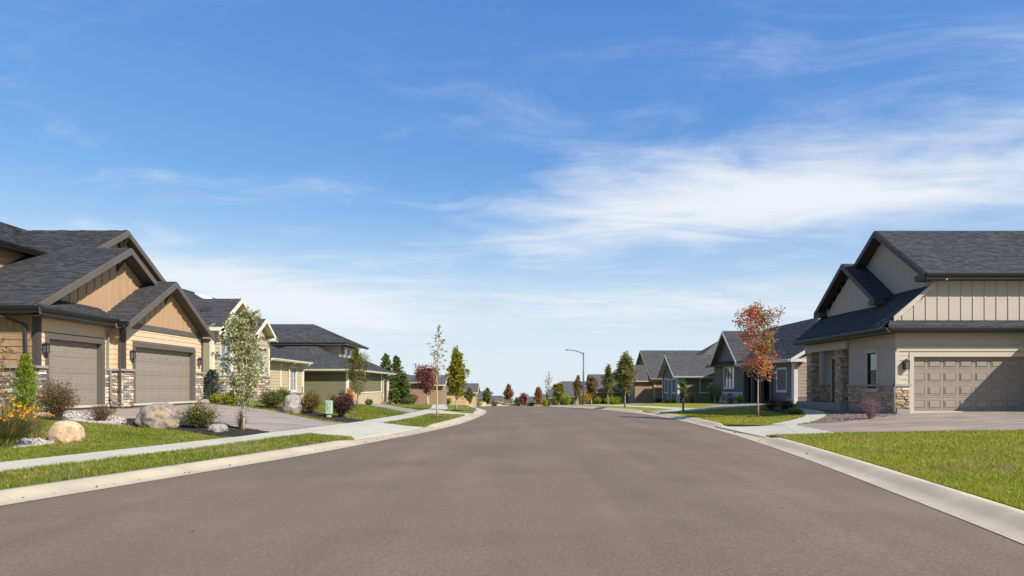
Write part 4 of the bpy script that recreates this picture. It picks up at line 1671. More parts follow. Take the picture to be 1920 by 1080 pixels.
    k.hexa([a + n * .02, a + Vector((0, 2.2, 0)) + n * .02, a + Vector((-1.15, 2.2, .63)) + n * .02, a + Vector((-1.15, 0, .63)) + n * .02,
            a + n * .12, a + Vector((0, 2.2, 0)) + n * .12, a + Vector((-1.15, 2.2, .63)) + n * .12, a + Vector((-1.15, 0, .63)) + n * .12])
    k.build('skylight', 'skylight', h.roof_ob)
    # roof vent
    k = MB()
    k.box((-16.6, 35.6, 5.5), (-16.1, 36.0, 5.78))
    k.build('roof_vent', 'roof_trim_grey', h.roof_ob)
    return h


house_L2()


# ------------------------------------------------------------------ third left house: olive, hipped, two storeys
def house_L3():
    h = House('olive two-storey house with layered dark hip roofs and white gutters', (-14, 58, 0), 'hip_roof_house', trim='cream_trim')
    S = FY(52)
    A = FX(-12.8)
    z0 = 0.0
    wd = (66.3, 68.4, .0, 2.2)
    h.walls(S, -22, -13.0, -.5, 2.95)
    h.walls(A, 52, 69, -.5, 2.95, [wd])
    h.walls(FY(69, 1), -22, -13, -.5, 2.9)
    h.wall.box((-22.2, 52.2, -.5), (-22, 68.8, 2.9))
    h.wall.box((-14.2, 65, -.5), (-14, 68.8, 2.9))
    # lower hip
    e = 2.88
    p = .5
    x0, x1, y0, y1 = -22.6, -12.2, 51.4, 69.6
    w = (x1 - x0) / 2
    zr = e + p * w
    xc = (x0 + x1) / 2
    h.plane((x0, y0, e), (x1, y0, e), (xc, y0 + w, zr), (xc, y0 + w, zr))
    h.plane((x1, y0, e), (x1, y1, e), (xc, y1 - w, zr), (xc, y0 + w, zr))
    h.plane((x1, y1, e), (x0, y1, e), (xc, y1 - w, zr), (xc, y1 - w, zr))
    h.plane((x0, y1, e), (x0, y0, e), (xc, y0 + w, zr), (xc, y1 - w, zr))
    # upper storey
    U = FY(56)
    UX = FX(-14.4)
    h.walls(U, -26.8, -14.6, 2.0, 5.25)
    h.walls(UX, 56, 62.5, 2.9, 5.25, [(57.2, 60.8, 3.75, 4.85)])
    h.wall.box((-21.5, 62.3, 2.9), (-14.6, 62.5, 5.2))
    h.wall.box((-21.7, 56, 2.9), (-21.5, 62.5, 5.2))
    h.wall.box((-15.6, 56.5, 2.9), (-15.4, 62, 5.1))
    e2 = 5.2
    x0, x1, y0, y1 = -27.5, -13.7, 55.3, 63.2
    w = (y1 - y0) / 2
    zr = e2 + .47 * w
    yc = (y0 + y1) / 2
    h.plane((x0, y0, e2), (x1, y0, e2), (x1 - w, yc, zr), (x0 + w, yc, zr))
    h.plane((x1, y0, e2), (x1, y1, e2), (x1 - w, yc, zr), (x1 - w, yc, zr))
    h.plane((x1, y1, e2), (x0, y1, e2), (x0 + w, yc, zr), (x1 - w, yc, zr))
    h.plane((x0, y1, e2), (x0, y0, e2), (x0 + w, yc, zr), (x0 + w, yc, zr))
    h.fascia((-22.6, 51.4, e), (-12.1, 51.4, e), (0, -1, 0), .16, .03, True, gmat='cream_trim')
    h.fascia((-12.2, 51.3, e), (-12.2, 69.6, e), (1, 0, 0), .16, .03, True, gmat='cream_trim')
    h.fascia((-27.5, 55.3, e2), (-13.65, 55.3, e2), (0, -1, 0), .18, .03, True)
    h.fascia((-13.7, 55.2, e2), (-13.7, 63.2, e2), (1, 0, 0), .18, .03, True)
    h.box_part('corner_board', S, -12.95, -12.78, .0, 2.7, 0, .04, 'cream_trim')
    h.box_part('corner_board', A, 52, 52.2, .0, 2.7, 0, .04, 'cream_trim')
    h.box_part('corner_board', U, -14.6, -14.38, 3.2, 5.0, 0, .04, 'sage_siding')
    h.box_part('belt_board', A, 52.2, 65.4, .95, 1.05, 0, .06, 'cream_trim')
    for a in (65.35, 69.0):
        h.box_part('post', A, a - .22, a, 1.05, 2.75, 0, .08, 'cream_trim')
    h.pipe([(-12.05, 66, 2.75), (-12.2, 66, 2.6), (-12.7, 66, 2.4), (-12.72, 66, .1)], .04, 'cream_trim')
    h.finish('olive_siding', .2, .35, .7, deckmat='cream_trim')
    mb = MB()
    h.lap(S, -22, -12.95, -.2, 2.75, .19, 'olive_siding')
    h.lap(U, -21, -14.6, 3.0, 5.0, .19, 'sage_siding')
    h.lap(A, 52.2, 65.1, 1.05, 2.75, .19, 'olive_siding')
    h.lap(A, 52.2, 65.1, -.2, .95, .19, 'sage_siding')
    h.stones(A, 65.1, 66.2, -.1, 1.05, 'stone_tan', .3, .6, .12, .2, dep=.08, seed=21)
    h.stones(A, 68.5, 69.0, -.1, 1.05, 'stone_tan', .25, .5, .12, .2, dep=.08, seed=22)
    h.door(A, 66.45, 68.25, .0, 2.1, 'cream_trim', 'trim_dark', .14)
    h.window(UX, 57.3, 58.9, 3.8, 4.8, 'white_trim', mull=(0, 0))
    h.window(UX, 59.2, 60.7, 3.8, 4.8, 'white_trim', mull=(0, 0))
    return h


house_L3()
# ------------------------------------------------------------------ near right house: grey, garage facing us, porch on the left
def house_R1():
    h = House('large grey two-storey house with sunlit garage door and stone porch columns', (16, 28, .5), 'porch_house', trim='roof_trim_grey')
    z0 = .58
    G = FY(25.8)
    L = FX(14.86, -1)
    gd = (15.52, 20.40, z0, 2.70)
    wn = (27.12, 27.86, 1.45, 2.92)
    h.walls(G, 14.86, 21.0, .2, 4.1, [gd])
    h.walls(L, 26.0, 29.4, .2, 4.0, [wn])
    # porch recess wall with door
    RC = FX(15.5, -1)
    dr = (31.3, 32.25, .80, 2.85)
    h.walls(RC, 29.4, 34.3, .2, 4.4, [dr])
    h.walls(FY(29.4, 1), 15.06, 15.5, .2, 4.0)
    h.wall.box((16.9, 26.3, .2), (17.1, 33.4, 4.0))
    h.wall.box((20.9, 26.0, .2), (21.0, 34, 4.0))
    h.wall.box((15.7, 34.1, .2), (30, 34.3, 5.6))
    # upper storey front wall and the infill under the shed slope
    h.walls(G, 16.2, 30.0, 4.0, 5.95)
    h.gablewall(G, [(14.86, 3.95), (16.2, 3.95), (16.2, 5.30), (14.86, 4.18)], .2)
    # west gable wall of the upper storey
    UW = FX(16.2, -1)
    h.gablewall(UW, [(26.0, 4.2), (33.0, 4.2), (33.0, 5.3), (28.86, 8.10), (26.0, 6.14)], .2)
    DW = FX(15.65, -1)
    h.gablewall(DW, [(28.2, 4.75), (33.35, 4.75), (33.35, 5.15), (30.8, 6.98), (28.2, 5.2)], .18)
    # roofs
    h.gable('x', 28.86, 8.27, .675, 15.7, 31, 3.56, 4.2)
    h.gable('x', 30.8, 7.2, .70, 15.25, 17.6, 2.8)
    sl = .85
    h.plane((14.27, 33.7, 3.80), (14.27, 25.85, 3.80), (16.35, 25.85, 3.80 + sl * 2.08), (16.35, 33.7, 3.80 + sl * 2.08))
    # pent roof above the garage with a mitred corner
    h.plane((14.27, 25.28, 3.80), (20.4, 25.28, 3.80), (20.4, 25.86, 4.12), (14.66, 25.86, 4.12))
    h.rake(FX(15.7, -1), 28.86, 8.27, [(25.32, 5.88), (33.0, 5.48)], .24)
    h.rake(FX(15.25, -1), 30.8, 7.2, [(28.0, 5.24), (33.6, 5.24)], .24)
    h.fascia((15.7, 25.3, 5.87), (31, 25.3, 5.87), (0, -1, 0), .22, .03, True)
    h.fascia((14.27, 25.3, 3.80), (20.6, 25.3, 3.80), (0, -1, 0), .2, .03, True)
    h.fascia((14.27, 33.7, 3.80), (14.27, 25.2, 3.80), (-1, 0, 0), .2, .03, True)
    h.box_part('soffit', G, 14.3, 20.5, 3.6, 3.63, 0, .48, 'roof_trim_grey')
    h.box_part('soffit', L, 25.4, 33.6, 3.6, 3.63, 0, .56, 'roof_trim_grey')
    h.box_part('soffit', G, 15.75, 30, 5.62, 5.66, 0, .48, 'roof_trim_grey')
    h.box_part('cornice_return', FX(16.2, -1), 25.32, 26.0, 5.60, 5.84, 0, .5, 'roof_trim_grey')
    h.box_part('cornice_return', FX(15.65, -1), 28.02, 28.5, 4.98, 5.2, 0, .42, 'roof_trim_grey')
    h.box_part('cornice_return', FX(15.65, -1), 33.1, 33.6, 4.98, 5.2, 0, .42, 'roof_trim_grey')
    # sloping grey rake board closing the shed roof against the front wall
    mb = MB()
    mb.beam((14.75, 25.8, 4.03), (16.3, 25.8, 5.35), (0, 0, .22), (0, -.07, 0))
    h.pend.append(('rake_board', mb, 'wall_grey_trim'))
    # trim on the garage front
    h.box_part('frieze_board', G, 14.86, 21.0, 2.90, 3.07, 0, .045, 'wall_grey_trim')
    h.box_part('door_casing', G, gd[0] - .16, gd[0] + .012, z0, 2.86, -.135, .04, 'wall_grey_trim')
    h.box_part('door_casing', G, gd[1] - .012, gd[1] + .16, z0, 2.86, -.135, .04, 'wall_grey_trim')
    h.box_part('door_casing', G, gd[0] + .012, gd[1] - .012, gd[3] - .012, 2.86, -.135, .042, 'wall_grey_trim')
    h.box_part('corner_board', G, 14.82, 14.97, 1.62, 2.90, 0, .035, 'wall_grey_trim')
    h.box_part('corner_board', L, 25.8, 25.95, 1.62, 3.58, 0, .035, 'wall_grey')
    h.box_part('upper_panel', G, 14.86, 21.0, 3.07, 3.6, 0, .012, 'wall_grey')
    h.box_part('stone_cap', G, 14.74, 15.38, 1.54, 1.62, 0, .14, 'stone_cap')
    h.box_part('stone_cap', L, 25.7, 29.4, 1.54, 1.62, 0, .12, 'stone_cap')
    h.box_part('stone_cap', RC, 29.45, 31.1, 1.54, 1.62, 0, .1, 'stone_cap')
    h.box_part('stone_cap', RC, 32.45, 34.3, 1.54, 1.62, 0, .1, 'stone_cap')
    h.box_part('threshold', G, gd[0] - .2, gd[1] + .2, z0 - .09, z0 - .004, -.3, .06, 'concrete_pale')
    h.box_part('foundation', L, 25.82, 29.4, .25, .62, 0, .05, 'foundation')
    h.box_part('foundation', G, 14.86, 15.36, .25, .68, 0, .07, 'foundation')
    # porch slab and beam
    mb = MB()
    mb.box((14.5, 29.45, .3), (15.48, 34.0, .78))
    h.pend.append(('porch_slab', mb, 'foundation'))
    mb = MB()
    mb.box((14.72, 29.45, 3.2), (15.14, 33.5, 3.58))
    h.pend.append(('porch_beam', mb, 'wall_grey_trim'))
    # downspouts
    h.pipe([(14.75, 25.72, 1.54), (14.72, 25.66, 1.3), (14.72, 25.66, .55)], .04, 'pipe_grey')
    h.pipe([(16.45, 25.2, 5.6), (16.45, 25.28, 5.55)], .04, 'pipe_grey')
    # east wing that steps towards the street beyond the picture edge
    W1 = FX(21.0, -1)
    h.walls(W1, 23.7, 25.8, .2, 3.75)
    h.walls(FY(23.7), 21.2, 28, .2, 3.75)
    h.wall.box((27.8, 23.9, .2), (28, 25.8, 3.7))
    h.plane((20.48, 23.22, 3.8), (28.5, 23.22, 3.8), (28.5, 25.9, 5.0), (23.2, 25.9, 5.0))
    h.plane((20.48, 26.2, 3.8), (20.48, 23.22, 3.8), (23.2, 25.9, 5.0), (22.0, 26.2, 5.0))
    h.fascia((20.48, 25.28, 3.8), (20.48, 23.2, 3.8), (-1, 0, 0), .2, .03, True)
    h.fascia((20.48, 23.22, 3.8), (28.5, 23.22, 3.8), (0, -1, 0), .2, .03, True)
    h.finish('wall_grey', .125, .14, .32)
    # stone columns of the porch
    for y in (30.0, 32.9):
        mb = MB()
        mb.box((14.76, y, .78), (15.14, y + .42, 3.2))
        c = mb.build('porch_column', 'mortar', h.root)
        h.stones(FX(14.76, -1), y, y + .42, .78, 3.2, 'stone_tan', .14, .28, .08, .15, dep=.05, parent=c, seed=int(y * 7))
        h.stones(FY(y), 14.76, 15.14, .78, 3.2, 'stone_tan', .14, .28, .08, .15, dep=.05, parent=c, seed=int(y * 9))
    # cladding
    wo = (wn[0] - .14, wn[1] + .14, wn[2] - .2, wn[3] + .2)
    h.lap(L, 25.95, 29.4, 1.62, 3.6, .2, 'wall_grey', [wo], dep=.016)
    h.lap(RC, 29.4, 34.3, 1.62, 3.6, .2, 'wall_grey', [(dr[0] - .15, dr[1] + .15, 0, 3.1)], dep=.016)
    h.lap(G, 14.97, 15.36, 1.62, 2.9, .185, 'wall_grey_trim')
    h.stones(L, 25.8, 29.4, .62, 1.54, 'stone_tan', .18, .38, .08, .16, [wo], .05, seed=31)
    h.stones(RC, 29.45, 31.1, .8, 1.54, 'stone_tan', .2, .42, .10, .2, [], .05, seed=32)
    h.stones(RC, 32.45, 34.3, .8, 1.54, 'stone_tan', .2, .42, .10, .2, [], .05, seed=34)
    h.stones(G, 14.80, 15.36, .68, 1.54, 'stone_tan', .16, .36, .09, .17, [], .08, seed=33)
    slope = lambda s: min(5.62, 4.12 + (s - 14.86) * .85) if s < 16.25 else 5.62
    h.battens(G, 15.10, 24.5, .455, lambda s: 4.12, slope, 'batten_grey', .05, .035)
    mb = MB()
    mb.fbox(G, 16.2, 30, 4.1, 5.64, 0, .012)
    mb.prism([G.P(14.9, 4.1, .012), G.P(16.2, 4.1, .012), G.P(16.2, 5.2, .012), G.P(14.9, 4.12, .012)], G.n * -.012)
    mb.build('panel_board', 'batten_grey', h.wall_ob)
    hi = lambda s: 8.1 - .675 * abs(s - 28.86) - .08
    h.battens(UW, 26.2, 32.6, .45, lambda s: 4.4, hi, 'wall_grey', .045, .006)
    h.battens(DW, 28.5, 33.2, .45, lambda s: 4.8, lambda s: 6.98 - .7 * abs(s - 30.8) - .08, 'wall_grey', .045, .006)
    h.garage_door(G, *gd, 8, 4, 'door_taupe', .14, True, .024)
    h.lantern(G, 15.19, 2.42, 1.0)
    h.window(L, *wn, 'wall_grey_trim', 'window_frame_black', 'window_glass', .10, (0, 1))
    h.door(RC, *dr, 'wall_grey_trim', 'trim_dark', .12)
    return h


house_R1()


# ------------------------------------------------------------------ second right house: slate grey with a front gable
def house_R2():
    h = House('slate-grey house with white corner posts behind the red maple', (17, 48, .3), 'slate_house', trim='white_trim')
    A = FX(17.0, -1)
    S = FY(40.0)
    w1 = (51.0, 53.4, 1.45, 3.0)
    h.walls(A, 40.0, 56, -.3, 3.4, [w1, (43.5, 48.5, -.3, 2.6)])
    h.walls(S, 17.2, 27, -.3, 3.5)
    h.gablewall(S, [(17.0, 3.4), (27, 3.4), (22, 6.35)])
    h.wall.box((26.8, 40.2, -.3), (27, 56, 3.4))
    h.wall.box((17.2, 55.8, -.3), (27, 56, 3.4))
    h.wall.box((19.6, 41, -.3), (19.8, 55.5, 3.2))
    h.gablewall(FX(16.98, -1), [(49.2, 3.3), (55.4, 3.3), (52.3, 5.7)])
    h.gable('y', 22.0, 6.5, .60, 39.5, 57, 5.5)
    h.gable('x', 52.3, 5.88, .77, 16.5, 21.8, 3.25)
    h.rake(FX(16.5, -1), 52.3, 5.88, [(49.05, 3.38), (55.55, 3.38)], .22, .05)
    h.rake(FY(39.5), 22.0, 6.5, [(16.5, 3.2), (27.5, 3.2)], .22, .05)
    h.fascia((16.5, 49.1, 3.2), (16.5, 39.5, 3.2), (-1, 0, 0), .18, .03, True, gmat='white_trim')
    h.box_part('cornice_return', S, 16.5, 17.5, 3.0, 3.18, 0, .5, 'white_trim')
    h.box_part('corner_post', A, 40.0, 40.25, -.1, 3.0, 0, .12, 'white_trim')
    h.box_part('corner_post', S, 16.88, 17.1, -.1, 3.0, .0, .12, 'white_trim')
    for y in (43.5, 45.2, 46.9, 48.6):
        h.box_part('porch_post', A, y - .1, y + .1, -.1, 2.9, -.05, .16, 'slate_siding')
    h.box_part('belt_board', A, 48.7, 56, 1.0, 1.1, 0, .06, 'white_trim')
    h.finish('slate_siding', .18, .3, .6, deckmat='slate_siding')
    h.lap(A, 48.7, 56, 1.1, 3.2, .2, 'slate_siding', [(w1[0] - .15, w1[1] + .15, w1[2] - .2, w1[3] + .2)])
    h.lap(A, 40.25, 43.4, .9, 3.1, .2, 'slate_siding')
    h.lap(S, 17.12, 20.5, .9, 3.3, .2, 'mauve_siding')
    h.stones(A, 48.7, 56, -.1, 1.0, 'stone_mix', .3, .6, .12, .2, dep=.06, seed=41)
    h.stones(A, 40.25, 41.2, -.1, .9, 'stone_mix', .3, .6, .12, .2, dep=.06, seed=42)
    h.window(A, *w1, 'white_trim', mull=(2, 0))
    h.window(A, 41.3, 42.7, 1.3, 2.6, 'white_trim', mull=(0, 0))
    return h


house_R2()


# ------------------------------------------------------------------ generic smaller houses further down the street
def far_house(label, name, x0, x1, y0, y1, zf, eave, ridge, street, wallm, trimm, gable_x=True, front=None, detail=False, porch=True, sidecol=None, upper=None):
    """body box with main gable (ridge along x or y), a lower front wing towards the street, windows, door and garage.
    street = -1: the street lies at -x (right-hand houses); +1: at +x"""
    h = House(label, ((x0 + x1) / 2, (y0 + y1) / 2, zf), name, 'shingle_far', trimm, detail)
    xs = x0 if street < 0 else x1                 # street-side wall
    A = FX(xs, street)
    S = FY(y0)
    oh = .45
    h.wall.box((x0, y0, zf - 1.2), (x1, y1, eave))
    yc, xc = (y0 + y1) / 2, (x0 + x1) / 2
    if gable_x:
        half = (y1 - y0) / 2
        p = (ridge - eave) / half
        h.gable('x', yc, ridge + .1, p, x0 - oh, x1 + oh, half + oh)
        for xx, sg in ((x0, -1), (x1, 1)):
            h.gablewall(FX(xx, sg), [(y0, eave - .02), (y1, eave - .02), (yc, ridge - .03)])
            h.rake(FX(xx + sg * (oh - .0), sg), yc, ridge + .1, [(y0 - oh, ridge + .1 - p * (half + oh)), (y1 + oh, ridge + .1 - p * (half + oh))], .2, .05)
        h.fascia((x0 - oh, y0 - oh, eave + .1 - p * oh), (x1 + oh, y0 - oh, eave + .1 - p * oh), (0, -1, 0), .16, .03, True, gmat=trimm)
    else:
        w = min(x1 - x0, y1 - y0) / 2 + oh
        X0, X1, Y0, Y1 = x0 - oh, x1 + oh, y0 - oh, y1 + oh
        if x1 - x0 > y1 - y0:
            h.plane((X0, Y0, eave), (X1, Y0, eave), (X1 - w, yc, ridge), (X0 + w, yc, ridge))
            h.plane((X1, Y0, eave), (X1, Y1, eave), (X1 - w, yc, ridge), (X1 - w, yc, ridge))
            h.plane((X1, Y1, eave), (X0, Y1, eave), (X0 + w, yc, ridge), (X1 - w, yc, ridge))
            h.plane((X0, Y1, eave), (X0, Y0, eave), (X0 + w, yc, ridge), (X0 + w, yc, ridge))
        else:
            h.plane((X0, Y0, eave), (X1, Y0, eave), (xc, Y0 + w, ridge), (xc, Y0 + w, ridge))
            h.plane((X1, Y0, eave), (X1, Y1, eave), (xc, Y1 - w, ridge), (xc, Y0 + w, ridge))
            h.plane((X1, Y1, eave), (X0, Y1, eave), (xc, Y1 - w, ridge), (xc, Y1 - w, ridge))
            h.plane((X0, Y1, eave), (X0, Y0, eave), (xc, Y0 + w, ridge), (xc, Y1 - w, ridge))
        h.fascia((X0, Y0, eave), (X1, Y0, eave), (0, -1, 0), .16, .03, True, gmat=trimm)
        h.fascia((xs + street * oh, Y1, eave), (xs + street * oh, Y0, eave), (street, 0, 0), .16, .03, True, gmat=trimm)
    if front:                                       # cross gable towards the street: centre y, half width, depth, ridge height
        fy, fh, fd, fz = front
        xf = xs + street * fd
        e2 = eave - .1
        h.wall.box((min(xs - street * .5, xf), fy - fh, zf - 1.2), (max(xs - street * .5, xf), fy + fh, e2))
        FA = FX(xf, street)
        h.gablewall(FA, [(fy - fh, e2 - .02), (fy + fh, e2 - .02), (fy, fz - .08)])
        pf = (fz - e2) / fh
        xa, xb = sorted((xf + street * .4, xs - street * 3.0))
        h.gable('x', fy, fz, pf, xa, xb, fh + .4)
        h.rake(FX(xf + street * .4, street), fy, fz, [(fy - fh - .4, fz - pf * (fh + .4)), (fy + fh + .4, fz - pf * (fh + .4))], .2, .05)
        h.fascia((xa, fy - fh - .4, fz - pf * (fh + .4)), (xb, fy - fh - .4, fz - pf * (fh + .4)), (0, -1, 0), .14, .03, False)
        A2 = FA
    else:
        A2 = A
    for fr, s in ((S, x0 + .09), (S, x1 - .09), (A, y0 + .09), (A, y1 - .09)):
        h.box_part('corner_board', fr, s - .09, s + .09, zf, eave - .2, 0, .04, trimm)
    h.finish(wallm, deckmat=trimm)
    m = MB()
    h.lap(S, x0 + .18, x1 - .18, zf - .1, eave - .15, .22, sidecol or wallm, joined=True, mb=m, dep=.03)
    tag(m.build('siding', sidecol or wallm, h.wall_ob), kind='stuff')
    if front:
        h.garage_door(Fr(A2.o + A2.n * .2, A2.s, A2.n), fy - fh * .72, fy + fh * .72, zf, zf + 2.1, 4, 4, 'door_taupe', .16, False)
    n = 2
    for i in range(n):
        s = y0 + (y1 - y0) * (.22 + .5 * i)
        if not front or abs(s - fy) > fh + .8:
            h.window(A, s - .6, s + .6, zf + .95, zf + 2.2, trimm, mull=(1, 0), sill=False)
    if x1 - x0 > 6:
        sx = xs - street * 2.6
        h.window(S, sx - .55, sx + .55, zf + 1.0, zf + 2.2, trimm, mull=(0, 1), sill=False)
    if porch:
        h.stones(A, y0 + .2, y0 + 1.2, zf - .1, zf + .95, 'stone_mix', .3, .6, .14, .24, dep=.06, seed=int(abs(y0)))
    return h


# right-hand row
def house_R3():
    h = far_house('low grey house with small street gable, behind the narrow dark evergreen', 'gable_house', 14.9, 24.5, 60, 66, 0.0, 2.62, 4.42, -1, 'slate_siding', 'white_trim', True, None, sidecol='olive_siding', detail=True, porch=False)
    A = FX(14.9, -1)
    h.door(A, 62.4, 63.5, 0.05, 2.1, 'white_trim', 'slate_siding', .12, False)
    return h


house_R3()
far_house('wide grey-roofed house with low tan porch gable, second beyond the red maple', 'ranch_house', 16.6, 31, 78, 90, -.55, 2.6, 5.95, -1, 'brown_siding', 'tan_siding', True, (80.4, 2.3, 2.2, 4.1), detail=True)
far_house('tall hip-roofed grey house rising behind the low gabled one', 'hip_house', 18.0, 26.6, 67.5, 76, -.2, 3.2, 6.45, -1, 'slate_siding', 'white_trim', False, None, porch=False)
far_house('tan-gabled house behind the street lamp', 'ranch_house', 11.0, 21, 88, 97, -1.5, .9, 3.1, -1, 'brown_siding', 'tan_siding', True, (91, 2.6, 1.6, 2.2))
far_house('small dark-roofed house just left of the street lamp', 'ranch_house', 9.4, 18, 118, 127, -2.6, -.1, 2.35, -1, 'slate_siding', 'beige_siding', True, (121, 2.4, 1.2, 1.2), porch=False)
far_house('low house with dark roof behind the thin pale green tree', 'ranch_house', 8.6, 18, 150, 160, -3.6, -1.0, .75, -1, 'brown_siding', 'beige_siding', True, (153, 2.4, 1.2, -.3), porch=False)
far_house('low house with dark roof right of the red and orange tree', 'ranch_house', 10.2, 19, 184, 192, -4.9, -2.3, -.75, -1, 'slate_siding', 'beige_siding', True, None, porch=False)
far_house('distant dark-roofed house between the pink and red trees', 'ranch_house', 6.3, 14, 246, 254, -7.0, -4.3, -2.4, -1, 'brown_siding', 'beige_siding', True, None, porch=False)
# left-hand row
far_house('brown hip-roofed house behind the dark spruces', 'ranch_house', -20, -9.6, 76, 87, -.8, 2.0, 3.5, 1, 'brown_siding', 'beige_siding', False, (81, 2.8, 1.4, 2.9))
far_house('tan house half hidden behind the yellow-green tree', 'ranch_house', -16.5, -6.8, 100, 112, -1.7, .9, 2.7, 1, 'tan_siding', 'beige_siding', False, (105, 2.6, 1.2, 2.0))
far_house('beige low house with long dark roof beyond the curb bend', 'ranch_house', -16, -6.2, 140, 154, -3.7, -.95, 1.95, 1, 'beige_siding', 'beige_siding', False, (146, 3.0, 1.2, .4))
far_house('farther beige house with stepped dark roof', 'ranch_house', -14, -4.2, 186, 198, -5.4, -2.6, .2, 1, 'beige_siding', 'beige_siding', False, (192, 3, 1.2, -1.2))
far_house('farthest pale house at the bottom of the street', 'ranch_house', -12, -2.6, 250, 262, -7.6, -4.8, -2.4, 1, 'beige_siding', 'white_trim', False, (256, 3, 1.2, -3.6), porch=False)
# ------------------------------------------------------------------ vegetation
mat('bark_grey', srgb(140, 122, 104), .9, .2, 12, .008, 40)
mat('bark_pale', srgb(176, 156, 134), .9, .2, 12, .006, 40)
mat('bark_dark', srgb(84, 68, 58), .9, .2, 12, .01, 40)
leaf_mat('leaf_silver', [srgb(104, 110, 58), srgb(146, 148, 92), srgb(180, 178, 126), srgb(206, 202, 164)], trans=.45)
leaf_mat('leaf_olive', [srgb(74, 84, 34), srgb(104, 108, 44), srgb(126, 124, 56), srgb(150, 118, 56)])
leaf_mat('leaf_green', [srgb(84, 94, 38), srgb(108, 114, 52), srgb(130, 130, 66), srgb(150, 140, 76)], trans=.45)
leaf_mat('leaf_yellowgreen', [srgb(92, 100, 22), srgb(126, 128, 28), srgb(154, 146, 36), srgb(176, 158, 44)])
leaf_mat('leaf_lime', [srgb(110, 130, 20), srgb(146, 156, 26), srgb(170, 172, 40)])
leaf_mat('leaf_gold', [srgb(180, 140, 20), srgb(206, 164, 28), srgb(150, 126, 30)])
leaf_mat('leaf_purple', [srgb(106, 52, 60), srgb(136, 70, 78), srgb(156, 94, 96), srgb(140, 104, 66)], trans=.45)
leaf_mat('leaf_maple', [srgb(182, 96, 88), srgb(202, 124, 90), srgb(216, 150, 96), srgb(176, 148, 92), srgb(220, 140, 118)], trans=.55)
leaf_mat('leaf_redbrown', [srgb(138, 78, 64), srgb(162, 98, 72), srgb(122, 100, 60), srgb(174, 112, 76)], trans=.45)
leaf_mat('leaf_redorange', [srgb(146, 68, 60), srgb(168, 88, 60), srgb(172, 126, 54), srgb(154, 134, 56)], trans=.45)
leaf_mat('leaf_pink', [srgb(152, 76, 84), srgb(178, 102, 104), srgb(130, 76, 78)], trans=.45)
leaf_mat('leaf_brownolive', [srgb(114, 102, 56), srgb(142, 116, 66), srgb(156, 122, 80), srgb(102, 108, 54)], trans=.45)
leaf_mat('leaf_orange', [srgb(196, 112, 30), srgb(214, 138, 36), srgb(180, 90, 40)])
leaf_mat('flower_yellow', [srgb(226, 176, 30), srgb(236, 146, 30), srgb(222, 110, 36)], trans=.25)
leaf_mat('needle_dark', [srgb(78, 94, 44), srgb(102, 118, 58), srgb(126, 138, 76)], trans=.35)
leaf_mat('needle_blue', [srgb(52, 66, 58), srgb(74, 88, 76), srgb(92, 104, 88)], trans=.1)
leaf_mat('needle_bright', [srgb(92, 112, 20), srgb(122, 140, 30), srgb(152, 162, 48)], trans=.3)
leaf_mat('leaf_bush', [srgb(58, 78, 30), srgb(86, 102, 44), srgb(112, 120, 56), srgb(132, 96, 66)])
leaf_mat('leaf_redbush', [srgb(84, 98, 40), srgb(110, 84, 56), srgb(130, 76, 64), srgb(114, 120, 56)])
leaf_mat('leaf_darkpurple', [srgb(56, 38, 40), srgb(82, 54, 52), srgb(100, 70, 58)])
leaf_mat('leaf_violet', [srgb(96, 62, 104), srgb(122, 82, 124), srgb(150, 100, 120), srgb(180, 120, 110)])
leaf_mat('leaf_dry', [srgb(150, 128, 86), srgb(170, 146, 104), srgb(120, 104, 66)])
leaf_mat('leaf_grassy', [srgb(84, 96, 44), srgb(114, 120, 62), srgb(150, 140, 86), srgb(176, 156, 110)])
leaf_mat('leaf_grey', [srgb(110, 112, 104), srgb(140, 140, 130), srgb(166, 162, 150)])


def leaves_mesh(name, P, D, size, aspect, rg, fold=.25):
    """one folded diamond leaf per point: P centres, D pointing directions"""
    n = len(P)
    D = D / np.maximum(np.linalg.norm(D, axis=1, keepdims=True), 1e-6)
    R = rg.normal(0, 1, (n, 3))
    S = np.cross(D, R)
    S /= np.maximum(np.linalg.norm(S, axis=1, keepdims=True), 1e-6)
    N = np.cross(S, D)
    L = size * rg.uniform(.65, 1.3, (n, 1))
    Wd = L * aspect
    V = np.zeros((n, 4, 3))
    V[:, 0] = P - D * L * .5
    V[:, 1] = P + S * Wd * .5 + N * L * fold * .5
    V[:, 2] = P + D * L * .5
    V[:, 3] = P - S * Wd * .5 + N * L * fold * .5
    base = (np.arange(n) * 4)[:, None]
    fl = np.concatenate([base + np.array([[0, 1, 2]]), base + np.array([[0, 2, 3]])], 1).ravel()
    return np_mesh(name, V.reshape(-1, 3), fl, [3] * (2 * n))


def plant_part(name, me, material, root):
    o = link_mesh(name, me, material, root)
    return o


PROF = {
    'oval': lambda t: math.sin(math.pi * min(1, .12 + .88 * t) ** .85) * .95 + .08,
    'pyramid': lambda t: min(1, .45 + 3.2 * t) * (1 - t) ** .75 + .06,
    'column': lambda t: min(1, .5 + 3 * t) * (1 - t ** 2.2) + .06,
    'round': lambda t: math.sqrt(max(.02, 1 - (2 * t - 1) ** 2)) + .05,
    'egg': lambda t: ((t + .12) ** .5) * max(0, 1 - t) ** .6 * 1.75 + .04,
    'vase': lambda t: .35 + .75 * math.sin(math.pi * (.1 + .75 * t)),
}


